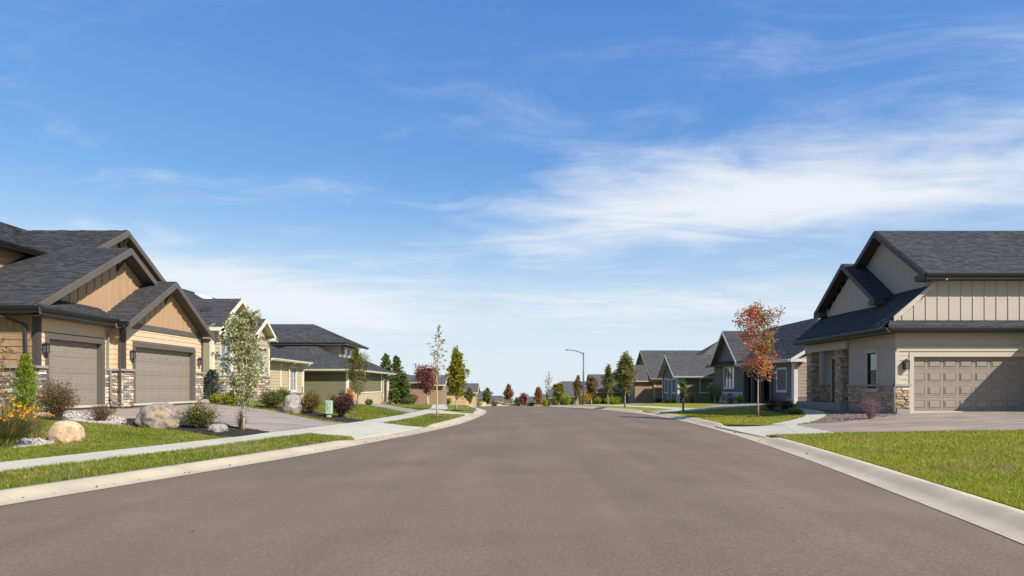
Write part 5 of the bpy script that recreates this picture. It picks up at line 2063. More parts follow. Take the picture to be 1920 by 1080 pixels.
def tree(label, base, H, Wd, cb, prof, leafm, bark='bark_grey', nb=26, nl=2600, size=.075, seed=1, rise=.9, r0=.04, clump=.10, name='tree',
         cat='tree', group=None, lean=0.0, gap=0.0, extra=None, tops=1.0):
    """trunk with limbs and a crown of separate leaves; cb = height fraction where the crown starts"""
    rg = np.random.default_rng(seed)
    r = random.Random(seed)
    base = Vector(base)
    root = thing(name, label, cat, base, group)
    tr = MB()
    n = 9
    pts = []
    for i in range(n):
        f = i / (n - 1)
        pts.append(Vector((lean * H * f + .018 * H * math.sin(f * 5 + seed) * f, .015 * H * math.sin(f * 4.1 + seed * 2), f * H * .95 - .05)))
    rad = [r0 * (1.25 if i == 0 else 1) * (1 - .88 * i / (n - 1)) for i in range(n)]
    tr.tube(pts, rad, 8)
    cl_p, cl_d, cl_w = [], [], []
    pf = PROF[prof]

    def axis(f):
        q = f * (n - 1)
        i = min(int(q), n - 2)
        return pts[i].lerp(pts[i + 1], q - i)
    for b in range(nb):
        t = (b + r.random() * .8) / nb
        f = cb + (0.93 - cb) * t
        o = axis(min(f / .95, .999))
        az = b * 2.39996 + r.uniform(-.4, .4)
        ln = Wd / 2 * pf(t) * r.uniform(.72, 1.15)
        up = rise * r.uniform(.75, 1.25)
        d = Vector((math.cos(az), math.sin(az), up)).normalized()
        L = ln * math.sqrt(1 + up * up) * .85
        q = [o]
        for k_ in range(1, 4):
            d = (d + Vector((r.uniform(-.15, .15), r.uniform(-.15, .15), .10))).normalized()
            q.append(q[-1] + d * (L / 3))
        rb = max(.005, r0 * .38 * (1 - .75 * t))
        tr.tube(q, [rb, rb * .75, rb * .5, rb * .25], 5)
        m = max(3, int(3 + 7 * L / max(.3, Wd)))
        for k_ in range(m):
            u = .25 + .75 * (k_ + r.random()) / m
            w = u * 3
            i = min(int(w), 2)
            pp = q[i].lerp(q[i + 1], w - i)
            if r.random() < gap:
                continue
            side = Vector((r.gauss(0, 1), r.gauss(0, 1), r.gauss(0, .7))).normalized()
            tip = pp + side * L * r.uniform(.06, .22)
            tr.tube([pp, tip], [.004, .002], 3, False)
            cl_p.append(tip)
            cl_d.append((d * .6 + side).normalized())
            cl_w.append(1)
    for k_ in range(int(6 * tops)):
        f = r.uniform(.9, 1.03)
        cl_p.append(axis(.999) + Vector((r.gauss(0, .03 * Wd), r.gauss(0, .03 * Wd), (f - .95) * H)))
        cl_d.append(Vector((r.gauss(0, .4), r.gauss(0, .4), 1)))
    tr.build('trunk', bark, root, True, world=False)
    C = np.array([tuple(p) for p in cl_p])
    Dd = np.array([tuple(p) for p in cl_d])
    per = rg.integers(0, len(C), nl)
    wgt = .25 + rg.random(len(C)) ** .7
    wgt /= wgt.sum()
    per = rg.choice(len(C), nl, p=wgt)
    q_ = rg.normal(0, 1, (nl, 3))
    q_ *= (rg.uniform(0, 1.35, (nl, 1)) ** .6) / np.maximum(np.linalg.norm(q_, axis=1, keepdims=True), 1e-6)
    P = C[per] + q_ * clump * Wd * np.array([1, 1, .9])
    P[:, 2] = np.maximum(P[:, 2], cb * H * .8)
    D = Dd[per] * .6 + rg.normal(0, 1, (nl, 3)) * .8 + np.array([0, 0, -.35])
    if extra:                                     # second leaf tone on part of the crown
        km = extra[1](P / H, rg)
        plant_part('crown', leaves_mesh('crown', P[~km], D[~km], size, .72, rg), leafm, root)
        if km.any():
            plant_part('crown', leaves_mesh('crown', P[km], D[km], size, .72, rg), extra[0], root)
    else:
        plant_part('crown', leaves_mesh('crown', P, D, size, .72, rg), leafm, root)
    return root


def conifer(label, base, H, Wd, leafm, nl=3000, size=.10, seed=1, bark='bark_dark', cb=.04, tight=False, name='conifer', group=None, cat='tree', power=.85):
    rg = np.random.default_rng(seed)
    base = Vector(base)
    root = thing(name, label, cat, base, group)
    tr = MB()
    r0 = .018 * H + .012
    tr.tube([(0, 0, -.05), (0, 0, H * .5), (0, 0, H * .96)], [r0, r0 * .6, .006], 7)
    nbr = 60 if not tight else 40
    P, D = [], []
    per = nl // nbr
    for b in range(nbr):
        t = (b + .5) / nbr
        z = H * (cb + (1 - cb) * t)
        az = b * 2.39996 + rg.normal(0, .25)
        ln = Wd / 2 * ((1 - t) ** power) * (rg.uniform(.75, 1.12)) + .02 * Wd
        upw = (.9 if tight else .12 + .55 * t)
        d = np.array([math.cos(az), math.sin(az), upw])
        d /= np.linalg.norm(d)
        hl = ln / max(.25, math.hypot(d[0], d[1]))
        if tight:
            hl = min(hl, H * .25)
        o = np.array([0, 0, z - (hl * d[2] * .5 if tight else 0)])
        tr.tube([Vector(o), Vector(o + d * hl * .95)], [r0 * .35 * (1 - t) + .004, .003], 4, False)
        u = rg.uniform(.1, 1.0, per) ** .75
        sp = (1 - u * .75) * hl * .34 + .012
        pp = o[None] + d[None] * (u * hl)[:, None] + rg.normal(0, 1, (per, 3)) * sp[:, None] * np.array([.7, .7, .38 if not tight else .7])
        if not tight:
            pp[:, 2] -= u * u * hl * .12
        P.append(pp)
        D.append(d[None] * .9 + rg.normal(0, .45, (per, 3)) + (np.array([0, 0, .5]) if tight else 0))
    P, D = np.concatenate(P), np.concatenate(D)
    P[:, 2] = np.clip(P[:, 2], .02, H * 1.03)
    tr.build('trunk', bark, root, True, world=False)
    plant_part('crown', leaves_mesh('crown', P, D, size, .30, rg, .1), leafm, root)
    return root


def shrub(label, base, H, Wd, leafm, nl=1400, size=.05, seed=1, ns=22, aspect=.55, form='round', stemm='bark_dark', accent=None, name='shrub', group=None, low=.12, cat='shrub'):
    rg = np.random.default_rng(seed)
    r = random.Random(seed)
    base = Vector(base)
    root = thing(name, label, cat, base, group)
    st = MB()
    P, D, TP = [], [], []
    per = max(4, nl // ns)
    for s in range(ns):
        az = s * 2.39996 + r.uniform(-.3, .3)
        rho = math.sqrt((s + .5) / ns)
        if form == 'round':
            hz = H * (1 - .45 * rho ** 2.2) * r.uniform(.8, 1.08)
            rr = Wd / 2 * rho * r.uniform(.8, 1.08)
        elif form == 'spray':
            hz = H * (1 - .35 * rho) * r.uniform(.65, 1.1)
            rr = Wd / 2 * rho * r.uniform(.8, 1.1)
        else:                                       # upright
            hz = H * r.uniform(.7, 1.05) * (1 - .2 * rho)
            rr = Wd / 2 * rho
        tip = Vector((math.cos(az) * rr, math.sin(az) * rr, hz))
        mid = Vector((tip.x * .45, tip.y * .45, hz * .5))
        st.tube([(math.cos(az) * .02, math.sin(az) * .02, -.03), mid, tip], [.010 + .006 * H, .007, .002], 4, False)
        u = rg.uniform(low, 1.0, per) ** .7
        pp = np.outer((1 - u) ** 2, (0, 0, 0)) + np.outer(2 * u * (1 - u), mid) + np.outer(u * u, tip)
        pp = pp + rg.normal(0, 1, (per, 3)) * (Wd * .075) * np.array([1, 1, .8])
        P.append(pp)
        dd = np.array(tip) / max(tip.length, 1e-3)
        D.append(dd[None] * .7 + rg.normal(0, .7, (per, 3)))
        TP.append(np.array(tip))
    st.build('stems', stemm, root, False, world=False)
    P, D = np.concatenate(P), np.concatenate(D)
    P[:, 2] = np.maximum(P[:, 2], .02)
    plant_part('foliage', leaves_mesh('foliage', P, D, size, aspect, rg), leafm, root)
    if accent:
        am, an, asz = accent
        T = np.array(TP)
        q = rg.integers(0, len(T), an)
        pp = T[q] + rg.normal(0, 1, (an, 3)) * Wd * .07
        pp[:, 2] += H * .02
        plant_part('blossoms', leaves_mesh('blossoms', pp, rg.normal(0, 1, (an, 3)) + np.array([0, 0, .8]), asz, .9, rg), am, root)
    return root


def tuft(label, base, H, Wd, leafm, nbld=160, seed=1, wid=.008, accent=None, name='ornamental_grass', group=None, cat='grass clump'):
    rg = np.random.default_rng(seed)
    base = Vector(base)
    root = thing(name, label, cat, base, group)
    a = rg.uniform(0, 2 * np.pi, nbld)
    rr = rg.uniform(0, 1, nbld) ** .6 * Wd / 2
    hh = H * rg.uniform(.55, 1.05, nbld) * (1 - .25 * (rr / (Wd / 2)))
    V, Fc = [], []
    tips = []
    for i in range(nbld):
        c, s = math.cos(a[i]), math.sin(a[i])
        o = np.array([c * rr[i] * .22, s * rr[i] * .22, -.02])
        for k_ in range(4):
            u = k_ / 3
            p = o + np.array([c * rr[i] * u ** 1.7, s * rr[i] * u ** 1.7, hh[i] * (u - .18 * u ** 3 * (rr[i] / Wd * 2))])
            w = wid * (1 - u * .85)
            V += [(p[0] - s * w, p[1] + c * w, p[2]), (p[0] + s * w, p[1] - c * w, p[2])]
        b = i * 8
        Fc += [(b + 2 * k_, b + 2 * k_ + 1, b + 2 * k_ + 3, b + 2 * k_ + 2) for k_ in range(3)]
        tips.append(p)
    mb = MB()
    mb.add(V, Fc)
    mb.build('blades', leafm, root, world=False)
    if accent:
        am, an, asz = accent
        T = np.array(tips)
        T = T[np.argsort(-T[:, 2])[:max(8, nbld // 2)]]
        q = rg.integers(0, len(T), an)
        pp = T[q] + rg.normal(0, 1, (an, 3)) * Wd * .035
        plant_part('blossoms', leaves_mesh('blossoms', pp, rg.normal(0, 1, (an, 3)) + np.array([0, 0, .6]), asz, .9, rg), am, root)
    return root


def span(px, pyb, pyt, wpx):
    """ground point, height and width of something standing at a photo pixel"""
    b = gp(px, pyb)
    return b, (pyb - pyt) * b.y / F, wpx * b.y / F


def reach(px, Y, pyt, wpx):
    b = at(px, Y)
    return b, CAMH + (HZ - pyt) / F * Y - b.z, wpx * Y / F


# ---- street and garden trees, near to far
b, H_, w_ = span(457, 808, 586, 112)
tree('slender young tree with silvery green leaves in the mulch beside the near driveway', b, H_, w_, .16, 'egg', 'leaf_silver', 'bark_pale', 44, 4200, .088, 3, 1.3, .032, .08, gap=.18)
b, H_, w_ = span(-14, 800, 612, 95)
tree('young tree with red-tipped leaves cut by the left picture edge', b, H_, w_, .22, 'oval', 'leaf_olive', 'bark_grey', 20, 900, .06, 5, .8, .03, .08, gap=.35,
     extra=('leaf_redbrown', lambda P, rg: rg.random(len(P)) < .35))
b, H_, w_ = span(670, 765, 656, 62)
tree('olive-leaved young tree on the lawn of the hip-roofed house', b, H_, w_, .22, 'oval', 'leaf_olive', 'bark_grey', 26, 2600, .085, 7, 1.1, .045, .10)
b, H_, w_ = span(820, 783, 612, 50)
tree('tall thin sapling with few leaves on the left curb strip', b, H_, w_, .34, 'column', 'leaf_olive', 'bark_pale', 24, 330, .085, 9, 1.7, .042, .07, gap=.3,
     extra=('leaf_gold', lambda P, rg: (P[:, 2] < .62) & (rg.random(len(P)) < .5)), tops=3)
b, H_, w_ = span(856, 770, 653, 54)
tree('narrow yellow-green pyramid tree on the left curb strip', b, H_, w_, .17, 'pyramid', 'leaf_yellowgreen', 'bark_pale', 48, 6500, .115, 11, 1.5, .05, .10)
b, H_, w_ = reach(800, 56, 690, 60)
tree('purple-leaved round tree on the left lawn', b, H_, w_, .26, 'oval', 'leaf_purple', 'bark_grey', 34, 4200, .13, 13, 1.0, .05, .10)
for i, (px, Y, pyt, wpx, lb) in enumerate(((724, 71, 664, 46, 'tall dark spruce touching the corner of the olive house'), (743, 73, 668, 44, 'tall dark spruce, right one of the pair by the olive house'), (757, 68, 702, 36, 'short dark spruce in front of the tall pair'))):
    b, H_, w_ = reach(px, Y, pyt, wpx)
    conifer(lb, b, H_, w_ * 1.15, 'needle_dark', 7000, .26, 20 + i, name='spruce_tree', group='spruces beside the olive house', power=.7)
for i, (px, Y, pyt, wpx, m, lb) in enumerate(((880, 92, 727, 24, 'leaf_green', 'small green street tree left of the curb bend'), (913, 132, 728, 26, 'leaf_green', 'small pointed green tree at the end of the left houses'),
                                             (953, 300, 721, 28, 'leaf_redbrown', 'russet tree standing alone at the end of the street'), (982, 300, 739, 25, 'leaf_pink', 'small pinkish red tree beyond the road crest'),
                                             (1010, 240, 727, 28, 'leaf_redorange', 'red and orange tree right of the pinkish one'), (1048, 100, 720, 30, 'leaf_yellowgreen', 'low yellowish tree beside the small dark-roofed house'),
                                             (1083, 76, 705, 26, 'leaf_brownolive', 'bronze young tree just left of the street lamp'), (1109, 80, 707, 30, 'leaf_brownolive', 'bronze young tree just right of the street lamp'),
                                             (1140, 63, 685, 36, 'leaf_green', 'dark green tree between street lamp and the large green tree'))):
    b, H_, w_ = reach(px, Y, pyt, wpx)
    tree(lb, b, H_, w_, .22, 'pyramid' if i in (0, 1, 2, 3, 4, 6, 8) else 'egg', m, 'bark_pale', 40, 3200, .0016 * Y + .03, 40 + i, 1.1, .03 * H_ ** .8, .10, gap=.12)
b, H_, w_ = reach(1028, 122, 698, 22)
tree('thin pale green tree taller than its neighbours near the road crest', b, H_, w_, .3, 'column', 'leaf_silver', 'bark_pale', 24, 520, .16, 60, 1.5, .05, .09)
b, H_, w_ = span(1172, 764, 662, 60)
tree('large green street tree on the right sidewalk strip', b, H_, w_, .25, 'pyramid', 'leaf_green', 'bark_grey', 44, 5200, .12, 61, 1.1, .06, .10, gap=.1)
b, H_, w_ = span(1420, 781, 572, 102)
tree('red and orange young maple on the right front lawn', b, H_, w_, .30, 'egg', 'leaf_maple', 'bark_grey', 40, 3800, .10, 62, 1.0, .05, .095, gap=.16,
     extra=('leaf_olive', lambda P, rg: (P[:, 0] > .0) & (P[:, 2] > .55) & (rg.random(len(P)) < .55)))
b, H_, w_ = span(1281, 771, 708, 22)
tree('narrow dark evergreen on a thick stem at the edge of the driveway', b, H_, w_, .35, 'column', 'needle_dark', 'bark_dark', 20, 1500, .07, 63, 1.4, .06, .10)
b, H_, w_ = reach(972, 330, 748, 24)
tree('distant green tree at the bottom of the street', b, H_, w_, .1, 'round', 'leaf_green', 'bark_dark', 20, 900, .6, 64, .6, .2, .12)

# ---- shrubs and flowers, left garden
b, H_, w_ = reach(48, 19.9, 664, 72)
conifer('bright green cone-shaped arborvitae at the corner of the tan house', b, H_, w_, 'needle_bright', 5200, .075, 70, tight=True, name='arborvitae', cat='shrub', power=.72)
b, H_, w_ = span(106, 789, 713, 76)
shrub('rounded red and green shrub in the white rock', b, H_, w_, 'leaf_redbush', 5200, .045, 71, 36, low=.3)
b, H_, w_ = span(190, 791, 752, 56)
shrub('small reddish spiky shrub on the white rock', b, H_, w_, 'leaf_redbush', 1600, .055, 72, 26, .28, 'spray')
b, H_, w_ = span(14, 838, 742, 118)
tuft('tall clump of orange and yellow daylilies at the left picture edge', b, H_, w_, 'leaf_grassy', 900, 73, .014, ('flower_yellow', 260, .05), 'flower_clump', cat='flowers')
b, H_, w_ = span(60, 824, 752, 60)
tuft('smaller clump of orange flowers behind the round pale boulder', b, H_, w_, 'leaf_grassy', 260, 74, .009, ('flower_yellow', 80, .042), 'flower_clump', cat='flowers')
b, H_, w_ = span(372, 805, 757, 66)
shrub('green shrub with yellow flowers right of the big mottled boulder', b, H_, w_, 'leaf_bush', 3200, .052, 75, 30, .55, 'round', accent=('flower_yellow', 26, .05), low=.25)
b, H_, w_ = span(385, 801, 747, 70)
shrub('dry wispy stems rising behind the yellow-flowered shrub', b, H_, w_, 'leaf_dry', 380, .035, 76, 34, .4, 'spray', 'bark_grey')
b, H_, w_ = span(452, 806, 756, 36)
tuft('tuft of ornamental grass at the foot of the silvery young tree', b, H_, w_, 'leaf_grassy', 190, 77, .006)
b, H_, w_ = span(398, 755, 694, 42)
conifer('blue-grey dwarf spruce beside the second garage', b, H_, w_ * 1.1, 'needle_blue', 2600, .12, 78, name='dwarf_spruce', cat='shrub', power=.55)
for i, (px, pb, pt, w, m, lb) in enumerate(((431, 759, 736, 36, 'leaf_lime', 'lime-green mounded shrub by the stone base of the cottage'), (404, 757, 738, 18, 'leaf_lime', 'small lime-green shrub under the dwarf spruce'),
                                          (508, 766, 731, 50, 'leaf_bush', 'green shrub left of the grey boulder'), (583, 777, 733, 42, 'leaf_brownolive', 'tall bronze shrub right of the grey boulder'),
                                          (640, 783, 738, 56, 'leaf_darkpurple', 'dark purple shrub behind the pale green pedestal'), (655, 762, 727, 20, 'leaf_orange', 'orange-leaved shrub at the olive house'),
                                          (530, 756, 728, 36, 'leaf_bush', 'low green shrub under the white window'), (692, 760, 748, 16, 'leaf_bush', 'tiny green shrub by the olive house wall'))):
    b, H_, w_ = span(px, pb, pt, w)
    shrub(lb, b, H_, w_, m, 2800 if w > 30 else 1000, .055 + .0006 * b.y, 80 + i, 28, low=.25)
# foundation planting along the far left row
for i, (px, Y, pyt, w, m, lb) in enumerate(((775, 74, 738, 20, 'leaf_redbrown', 'reddish shrub below the purple tree'), (838, 92, 744, 20, 'leaf_bush', 'green shrub behind the thin sapling'),
                                          (872, 118, 746, 16, 'leaf_darkpurple', 'dark shrub beyond the yellow-green tree'), (895, 124, 749, 22, 'leaf_lime', 'lime shrub before the beige low house'),
                                          (765, 66, 745, 26, 'leaf_bush', 'green shrub at the foot of the spruces'))):
    b, H_, w_ = reach(px, Y, pyt, w)
    shrub(lb, b, H_, w_, m, 700, .0018 * Y, 100 + i, 20)
# right side
b, H_, w_ = span(1633, 786, 741, 42)
shrub('violet-leaved shrub with pink tips in front of the stone wall', b, H_, w_, 'leaf_violet', 1500, .04, 110, 40, .5, 'round', 'bark_grey', accent=('leaf_pink', 60, .05))
for i, (px, Y, pyt, w, m, lb) in enumerate(((1150, 57, 743, 40, 'leaf_lime', 'bright yellow-green shrub behind the large green tree'), (1062, 84, 738, 26, 'leaf_lime', 'light green shrub left of the street lamp'),
                                          (1098, 79, 733, 22, 'leaf_gold', 'golden shrub behind the street lamp'), (1121, 74, 744, 16, 'leaf_lime', 'small lime shrub right of the street lamp'),
                                          (1122, 84, 748, 16, 'leaf_orange', 'low orange shrub in front of the tan-gabled house'),
                                          (1296, 52, 733, 26, 'leaf_dry', 'grey twiggy shrub beside the narrow dark evergreen'), (1335, 50, 711, 20, 'leaf_green', 'tall narrow green shrub at the slate house corner'),
                                          (1345, 49, 722, 22, 'needle_dark', 'dark shrub next to the tall narrow green one'),
                                          (1369, 44, 742, 18, 'leaf_grey', 'silver-grey shrub by the slate house porch'), (1387, 44, 741, 18, 'leaf_lime', 'yellow-green shrub by the slate house porch'),
                                          (1262, 59, 748, 12, 'leaf_lime', 'small lime shrub by the low gabled house door'), (1234, 66, 746, 14, 'leaf_bush', 'small green shrub left of the low gabled house'),
                                          (1250, 61, 750, 12, 'leaf_lime', 'tiny lime shrub before the tan porch gable'))):
    b, H_, w_ = reach(px, Y, pyt, w)
    shrub(lb, b, H_, w_, m, 900, .0016 * Y, 120 + i, 24, form='upright' if i in (6, 7) else 'round')
for i, (px, pb, pt, w, m, lb) in enumerate(((1446, 768, 746, 44, 'leaf_darkpurple', 'dark purple hedge shrub near the porch, left one'), (1474, 769, 750, 36, 'leaf_darkpurple', 'dark purple hedge shrub near the porch, right one'),
                                          (1490, 778, 766, 36, 'leaf_green', 'low dark green shrub inside the walkway curve'))):
    b, H_, w_ = span(px, pb, pt, w)
    shrub(lb, b, H_, w_, m, 1200, .06, 140 + i, 26)

# extra far planting along the street end
for i, (px, Y, pyt, w, m, lb) in enumerate(((1022, 132, 742, 16, 'leaf_lime', 'small lime shrub under the thin pale green tree'), (1038, 116, 744, 18, 'leaf_bush', 'green shrub left of the small dark-roofed house'),
                                          (996, 242, 752, 14, 'leaf_bush', 'low green shrub between the two red trees'), (926, 150, 751, 14, 'leaf_bush', 'low green shrub at the end of the left houses'),
                                          (1072, 86, 742, 16, 'leaf_bush', 'green shrub below the bronze young tree'), (1134, 82, 744, 18, 'leaf_darkpurple', 'dark shrub against the tan-gabled house'))):
    b, H_, w_ = reach(px, Y, pyt, w)
    shrub(lb, b, H_, w_, m, 600, .0018 * Y, 160 + i, 20)
for i, (px, Y, pyt, wpx, m, lb) in enumerate(((940, 280, 743, 18, 'leaf_green', 'small distant tree left of the russet one'), (1032, 170, 738, 18, 'leaf_brownolive', 'distant bronze tree behind the thin pale one'),
                                             (1060, 140, 728, 20, 'leaf_olive', 'olive tree beyond the small dark-roofed house'))):
    b, H_, w_ = reach(px, Y, pyt, wpx)
    tree(lb, b, H_, w_, .15, 'oval', m, 'bark_grey', 26, 1500, .0019 * Y + .03, 180 + i, 1.0, .03 * H_ ** .8, .11, gap=.1)


# fallen leaves on lawn, gutter and road
def litter(label, pts, seed, material, size=.05):
    rg = np.random.default_rng(seed)
    P_ = np.array(pts)
    P_[:, 2] += .012
    D_ = np.stack([rg.normal(0, 1, len(P_)), rg.normal(0, 1, len(P_)), rg.normal(0, .15, len(P_))], 1)
    me = leaves_mesh('fallen_leaves', P_, D_, size, .7, rg, .3)
    o = link_mesh('fallen_leaves', me, material)
    return tag(o, label, 'leaves', kind='stuff')


rg_ = np.random.default_rng(77)
pp_ = []
for _ in range(170):
    a_, r_ = rg_.uniform(0, 6.28), abs(rg_.normal(0, 1.5))
    x_, y_ = 10.6 + r_ * math.cos(a_), 29.0 + r_ * math.sin(a_)
    pp_.append((x_, y_, lot(x_, y_) + .02))
for _ in range(34):
    y_ = rg_.uniform(9, 34)
    x_ = xR(y_) + rg_.uniform(.02, .35)
    pp_.append((x_, y_, zroad(y_) + .02))
litter('fallen red maple leaves on the right lawn and in the gutter', pp_, 5, 'leaf_maple', .06)
pp_ = []
for _ in range(26):
    y_ = rg_.uniform(5, 34)
    u_ = rg_.uniform(0, 1)
    x_ = xL(y_) + (xR(y_) - xL(y_)) * u_
    pp_.append((x_, y_, zroad(y_) + .05 * (1 - (2 * u_ - 1) ** 2) + .002))
for _ in range(60):
    y_ = rg_.uniform(7, 30)
    x_ = xL(y_) - rg_.uniform(.05, .3)
    pp_.append((x_, y_, zroad(y_) + .02))
litter('scattered dry leaves and twigs on the asphalt', pp_, 6, 'leaf_redbrown', .045)


# mulch rings round the street trees
def ring(label, c, r_, seed):
    rr = random.Random(seed)
    pl = [(c.x + r_ * rr.uniform(.85, 1.12) * math.cos(q * math.pi / 7), c.y + r_ * rr.uniform(.85, 1.12) * math.sin(q * math.pi / 7)) for q in range(14)]
    tag(sheet('mulch_ring', pl, .022, 'mulch_dark', .25, .04), kind='structure')
    return rubble('mulch', label, 'mulch', pl, 'mulch_dark', 420, .012, .035, seed, .024)


ring('round patch of brown mulch under the red maple', gp(1420, 781), .48, 3)
ring('round patch of dark mulch at the foot of the thin sapling', gp(820, 783), .34, 4)
ring('round patch of dark mulch under the yellow-green tree', gp(856, 770), .36, 5)


# far-off wood at the foot of the hill
def distant_wood():
    rg = np.random.default_rng(9)
    C = []
    for x in np.arange(-75, 90, 4.2):
        y = 500 + rg.uniform(-25, 25)
        C.append((x + rg.uniform(-1.5, 1.5), y, zroad(y), rg.uniform(4.0, 7.0)))
    P_, D_ = [], []
    for x, y, z, hh in C:
        n = 110
        q = rg.normal(0, 1, (n, 3))
        q *= (rg.uniform(0, 1, (n, 1)) ** .4) / np.linalg.norm(q, axis=1, keepdims=True)
        P_.append(np.array([x, y, z + hh * .5]) + q * np.array([2.6, 2.6, hh * .5]))
        D_.append(q + rg.normal(0, .5, (n, 3)))
    me = leaves_mesh('distant_wood', np.concatenate(P_), np.concatenate(D_), 1.1, .8, rg)
    leaf_mat('leaf_far_hazy', [srgb(96, 108, 84), srgb(118, 126, 98), srgb(132, 128, 100)])  # distance haze mixed into these grey-green leaf tones
    return tag(link_mesh('distant_wood', me, 'leaf_far_hazy'), 'far-off line of trees beyond the end of the street', 'trees', kind='stuff')


distant_wood()
# ------------------------------------------------------------------ boulders
def boulder_mat(name, pal, patch=None):
    m = bpy.data.materials.new(name)
    m.use_nodes = True
    k = NT(m.node_tree)
    b = m.node_tree.nodes['Principled BSDF']
    pos = k.n('ShaderNodeNewGeometry').outputs['Position']
    n1 = k.noise(pos, 3.2, 6, .62, .9)
    c = k.ramp(n1, [(.30, pal[0]), (.45, pal[1]), (.58, pal[2]), (.72, pal[3])])
    if patch:
        c = k.mix(k.range(k.noise(pos, 5.5, 3, .5, .3), .56, .66, 0, .55), c, patch)
    f = k.range(k.noise(pos, 60, 4, .7), .25, .75, .82, 1.18)
    k.l(k.vmath('SCALE', c, f), b.inputs['Base Color'])
    b.inputs['Roughness'].default_value = .9
    bp = k.n('ShaderNodeBump')
    bp.inputs['Distance'].default_value = .03
    k.l(k.noise(pos, 14, 6, .65), bp.inputs['Height'])
    k.l(bp.outputs[0], b.inputs['Normal'])
    MATS[name] = m


boulder_mat('boulder_sand', [srgb(150, 124, 94), srgb(186, 158, 122), srgb(206, 180, 146), srgb(222, 202, 172)])
boulder_mat('boulder_mottled', [srgb(88, 78, 72), srgb(136, 122, 112), srgb(160, 142, 128), srgb(182, 168, 150)], srgb(186, 146, 84))
boulder_mat('boulder_grey', [srgb(96, 88, 82), srgb(140, 130, 120), srgb(164, 154, 142), srgb(182, 174, 162)])


def boulder(label, px, pyb, pyt, wpx, material, seed, rough=.16, flat=1.0, depth=.85):
    b, H_, w_ = span(px, pyb, pyt, wpx)
    bm = bmesh.new()
    bmesh.ops.create_icosphere(bm, subdivisions=5, radius=1.0)
    r = random.Random(seed)
    planes = [Vector((r.gauss(0, 1), r.gauss(0, 1), r.gauss(.3, .8))).normalized() for _ in range(9)]
    cut = [r.uniform(.74, .95) for _ in planes]
    for v in bm.verts:
        p = v.co.copy()
        for n_, c in zip(planes, cut):            # chipped flats
            e = p.dot(n_) - c
            if e > 0:
                p -= n_ * e * .8
        q = p * 1.4 + Vector((seed * 3.1, 0, 0))
        p *= 1 + rough * noise.fractal(q, 1.0, 2.0, 4) * .7 + .02 * noise.noise(q * 6)
        v.co = Vector((p.x * w_ / 1.85, p.y * w_ / 2 * depth, p.z * H_ * .74 * flat + H_ * .40))
    me = bpy.data.meshes.new('boulder')
    bm.to_mesh(me)
    bm.free()
    me.polygons.foreach_set('use_smooth', [True] * len(me.polygons))
    o = link_mesh('boulder', me, material)
    o.location = (b.x, b.y + w_ * .25, b.z)
    return tag(o, label, 'boulder', 'landscaping boulders')


boulder('round pale sandstone boulder on the left lawn', 115, 829, 793, 58, 'boulder_sand', 3, .10)
boulder('largest boulder, mottled grey and orange, beside the near driveway', 286, 803, 759, 76, 'boulder_mottled', 5, .20)
boulder('small flat grey boulder in the dark mulch', 405, 812, 796, 36, 'boulder_grey', 8, .18)
boulder('grey boulder with dark cracks at the far side of the driveway', 547, 775, 745, 38, 'boulder_grey', 11, .18)
boulder('small white stone by the entry planting of the cottage', 482, 763, 757, 12, 'boulder_sand', 14, .15)
boulder('small grey stone beside the dwarf spruce', 384, 757, 749, 13, 'boulder_grey', 15, .15)


# ------------------------------------------------------------------ pale green utility pedestal
mat('pedestal_green', srgb(158, 182, 160), .5, .05, 6, spec=.4)
mat('pedestal_base', srgb(150, 186, 120), .6, .05, 6)
mat('sticker_orange', srgb(206, 110, 60), .6, .05, 20)
mat('print_dark', srgb(70, 96, 84), .6, .05, 20)


def rounded(cx, cy, w, d, rad, n=5):
    pts = []
    for qx, qy, a0 in ((1, 1, 0), (-1, 1, 90), (-1, -1, 180), (1, -1, 270)):
        for i in range(n):
            a = math.radians(a0 + 90 * i / (n - 1))
            pts.append((cx + qx * (w / 2 - rad) + rad * math.cos(a), cy + qy * (d / 2 - rad) + rad * math.sin(a)))
    return pts


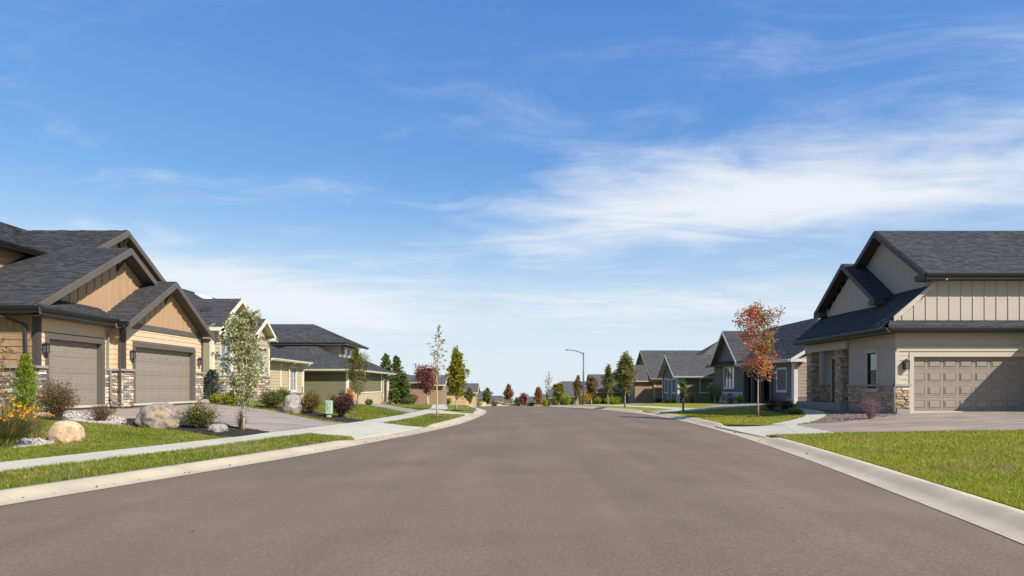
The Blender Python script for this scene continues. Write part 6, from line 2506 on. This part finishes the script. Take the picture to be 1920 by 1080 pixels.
def pedestal():
    b, H_, w_ = span(617, 783.5, 751, 13)
    root = thing('utility_pedestal', 'pale green utility pedestal in the mulch strip by the sidewalk', 'pedestal', b)

    def loft(levels):
        mb = MB()
        n = None
        for z, s in levels:
            ring = rounded(0, 0, w_ * s, w_ * .8 * s, w_ * .18 * s)
            n = len(ring)
            mb.v += [(x, y, z) for x, y in ring]
        for i in range(len(levels) - 1):
            mb.f += [(i * n + a, i * n + (a + 1) % n, (i + 1) * n + (a + 1) % n, (i + 1) * n + a) for a in range(n)]
        mb.f.append(tuple(range((len(levels) - 1) * n, len(levels) * n)))
        mb.f.append(tuple(range(n))[::-1])
        return mb
    loft([(H_ * .24, 1.0), (H_ * .25, 1.03), (H_ * .28, 1.03), (H_ * .285, 1.0), (H_ * .93, 1.0), (H_ * .935, 1.05), (H_ * .97, 1.04), (H_ * .995, .9), (H_, .6)]).build('housing', 'pedestal_green', root, world=False)
    loft([(-.15, .62), (H_ * .245, .62)]).build('base_post', 'pedestal_base', root, world=False)
    f = -w_ * .4 - .002
    mb = MB()
    mb.box((w_ * .20, f - .004, H_ * .80), (w_ * .36, f, H_ * .88))
    mb.build('sticker', 'sticker_orange', root, world=False)
    mb = MB()
    for i in range(7):                              # column of illegible lettering
        z = H_ * (.46 + .065 * i)
        mb.box((-w_ * .22, f - .003, z), (-w_ * (.10 - .02 * (i % 3)), f, z + H_ * .03))
    mb.build('lettering', 'print_dark', root, world=False)
    mb = MB()
    mb.box((w_ * .14, f - .012, H_ * .58), (w_ * .24, f, H_ * .62))
    mb.build('latch', 'pipe_grey', root, world=False)


pedestal()

# ------------------------------------------------------------------ street lamp
mat('lamp_post', srgb(92, 98, 104), .5, .06, 3, spec=.5, metal=.3)


def street_lamp():
    Y = 60.0
    b = at(1094, Y)
    top = CAMH + (HZ - 661) / F * Y - b.z
    root = thing('street_lamp', 'tall dark street lamp with curved arm reaching over the road', 'street lamp', b)
    mb = MB()
    mb.tube([(0, 0, -.1), (0, 0, top * .5), (0, 0, top)], [.085, .07, .055], 10)
    mb.build('pole', 'lamp_post', root, True, world=False)
    mb = MB()
    mb.tube([(0, 0, -.05), (0, 0, .12), (0, 0, .14)], [.14, .14, .09], 10)
    mb.build('base_flange', 'lamp_post', root, world=False)
    mb = MB()
    pts = [(-1.0 * t * 1.15, 0, top - .12 + .34 * math.sin(t * math.pi / 2)) for t in np.linspace(0, 1, 7)]
    mb.tube(pts, [.045 - .003 * i for i in range(7)], 8)
    mb.build('arm', 'lamp_post', root, True, world=False)
    x0, z0 = pts[-1][0], pts[-1][2]
    hd = MB()
    prof = [(0, .035, .05), (-.08, .06, .10), (-.25, .07, .13), (-.40, .05, .11), (-.46, .02, .06)]
    for dx, hz, wy in prof:
        hd.v += [(x0 + dx, -wy, z0 - .02), (x0 + dx, wy, z0 - .02), (x0 + dx, wy * .7, z0 + hz), (x0 + dx, -wy * .7, z0 + hz)]
    for i in range(len(prof) - 1):
        hd.f += [(i * 4 + a, i * 4 + (a + 1) % 4, i * 4 + 4 + (a + 1) % 4, i * 4 + 4 + a) for a in range(4)]
    hd.f += [(0, 1, 2, 3), (16, 17, 18, 19)]
    o = hd.build('lamp_head', 'lamp_post', root, world=False)
    mb = MB()
    mb.box((x0 - .38, -.08, z0 - .032), (x0 - .1, .08, z0 - .019))
    mb.build('lens', 'lamp_glass', o, world=False)


street_lamp()
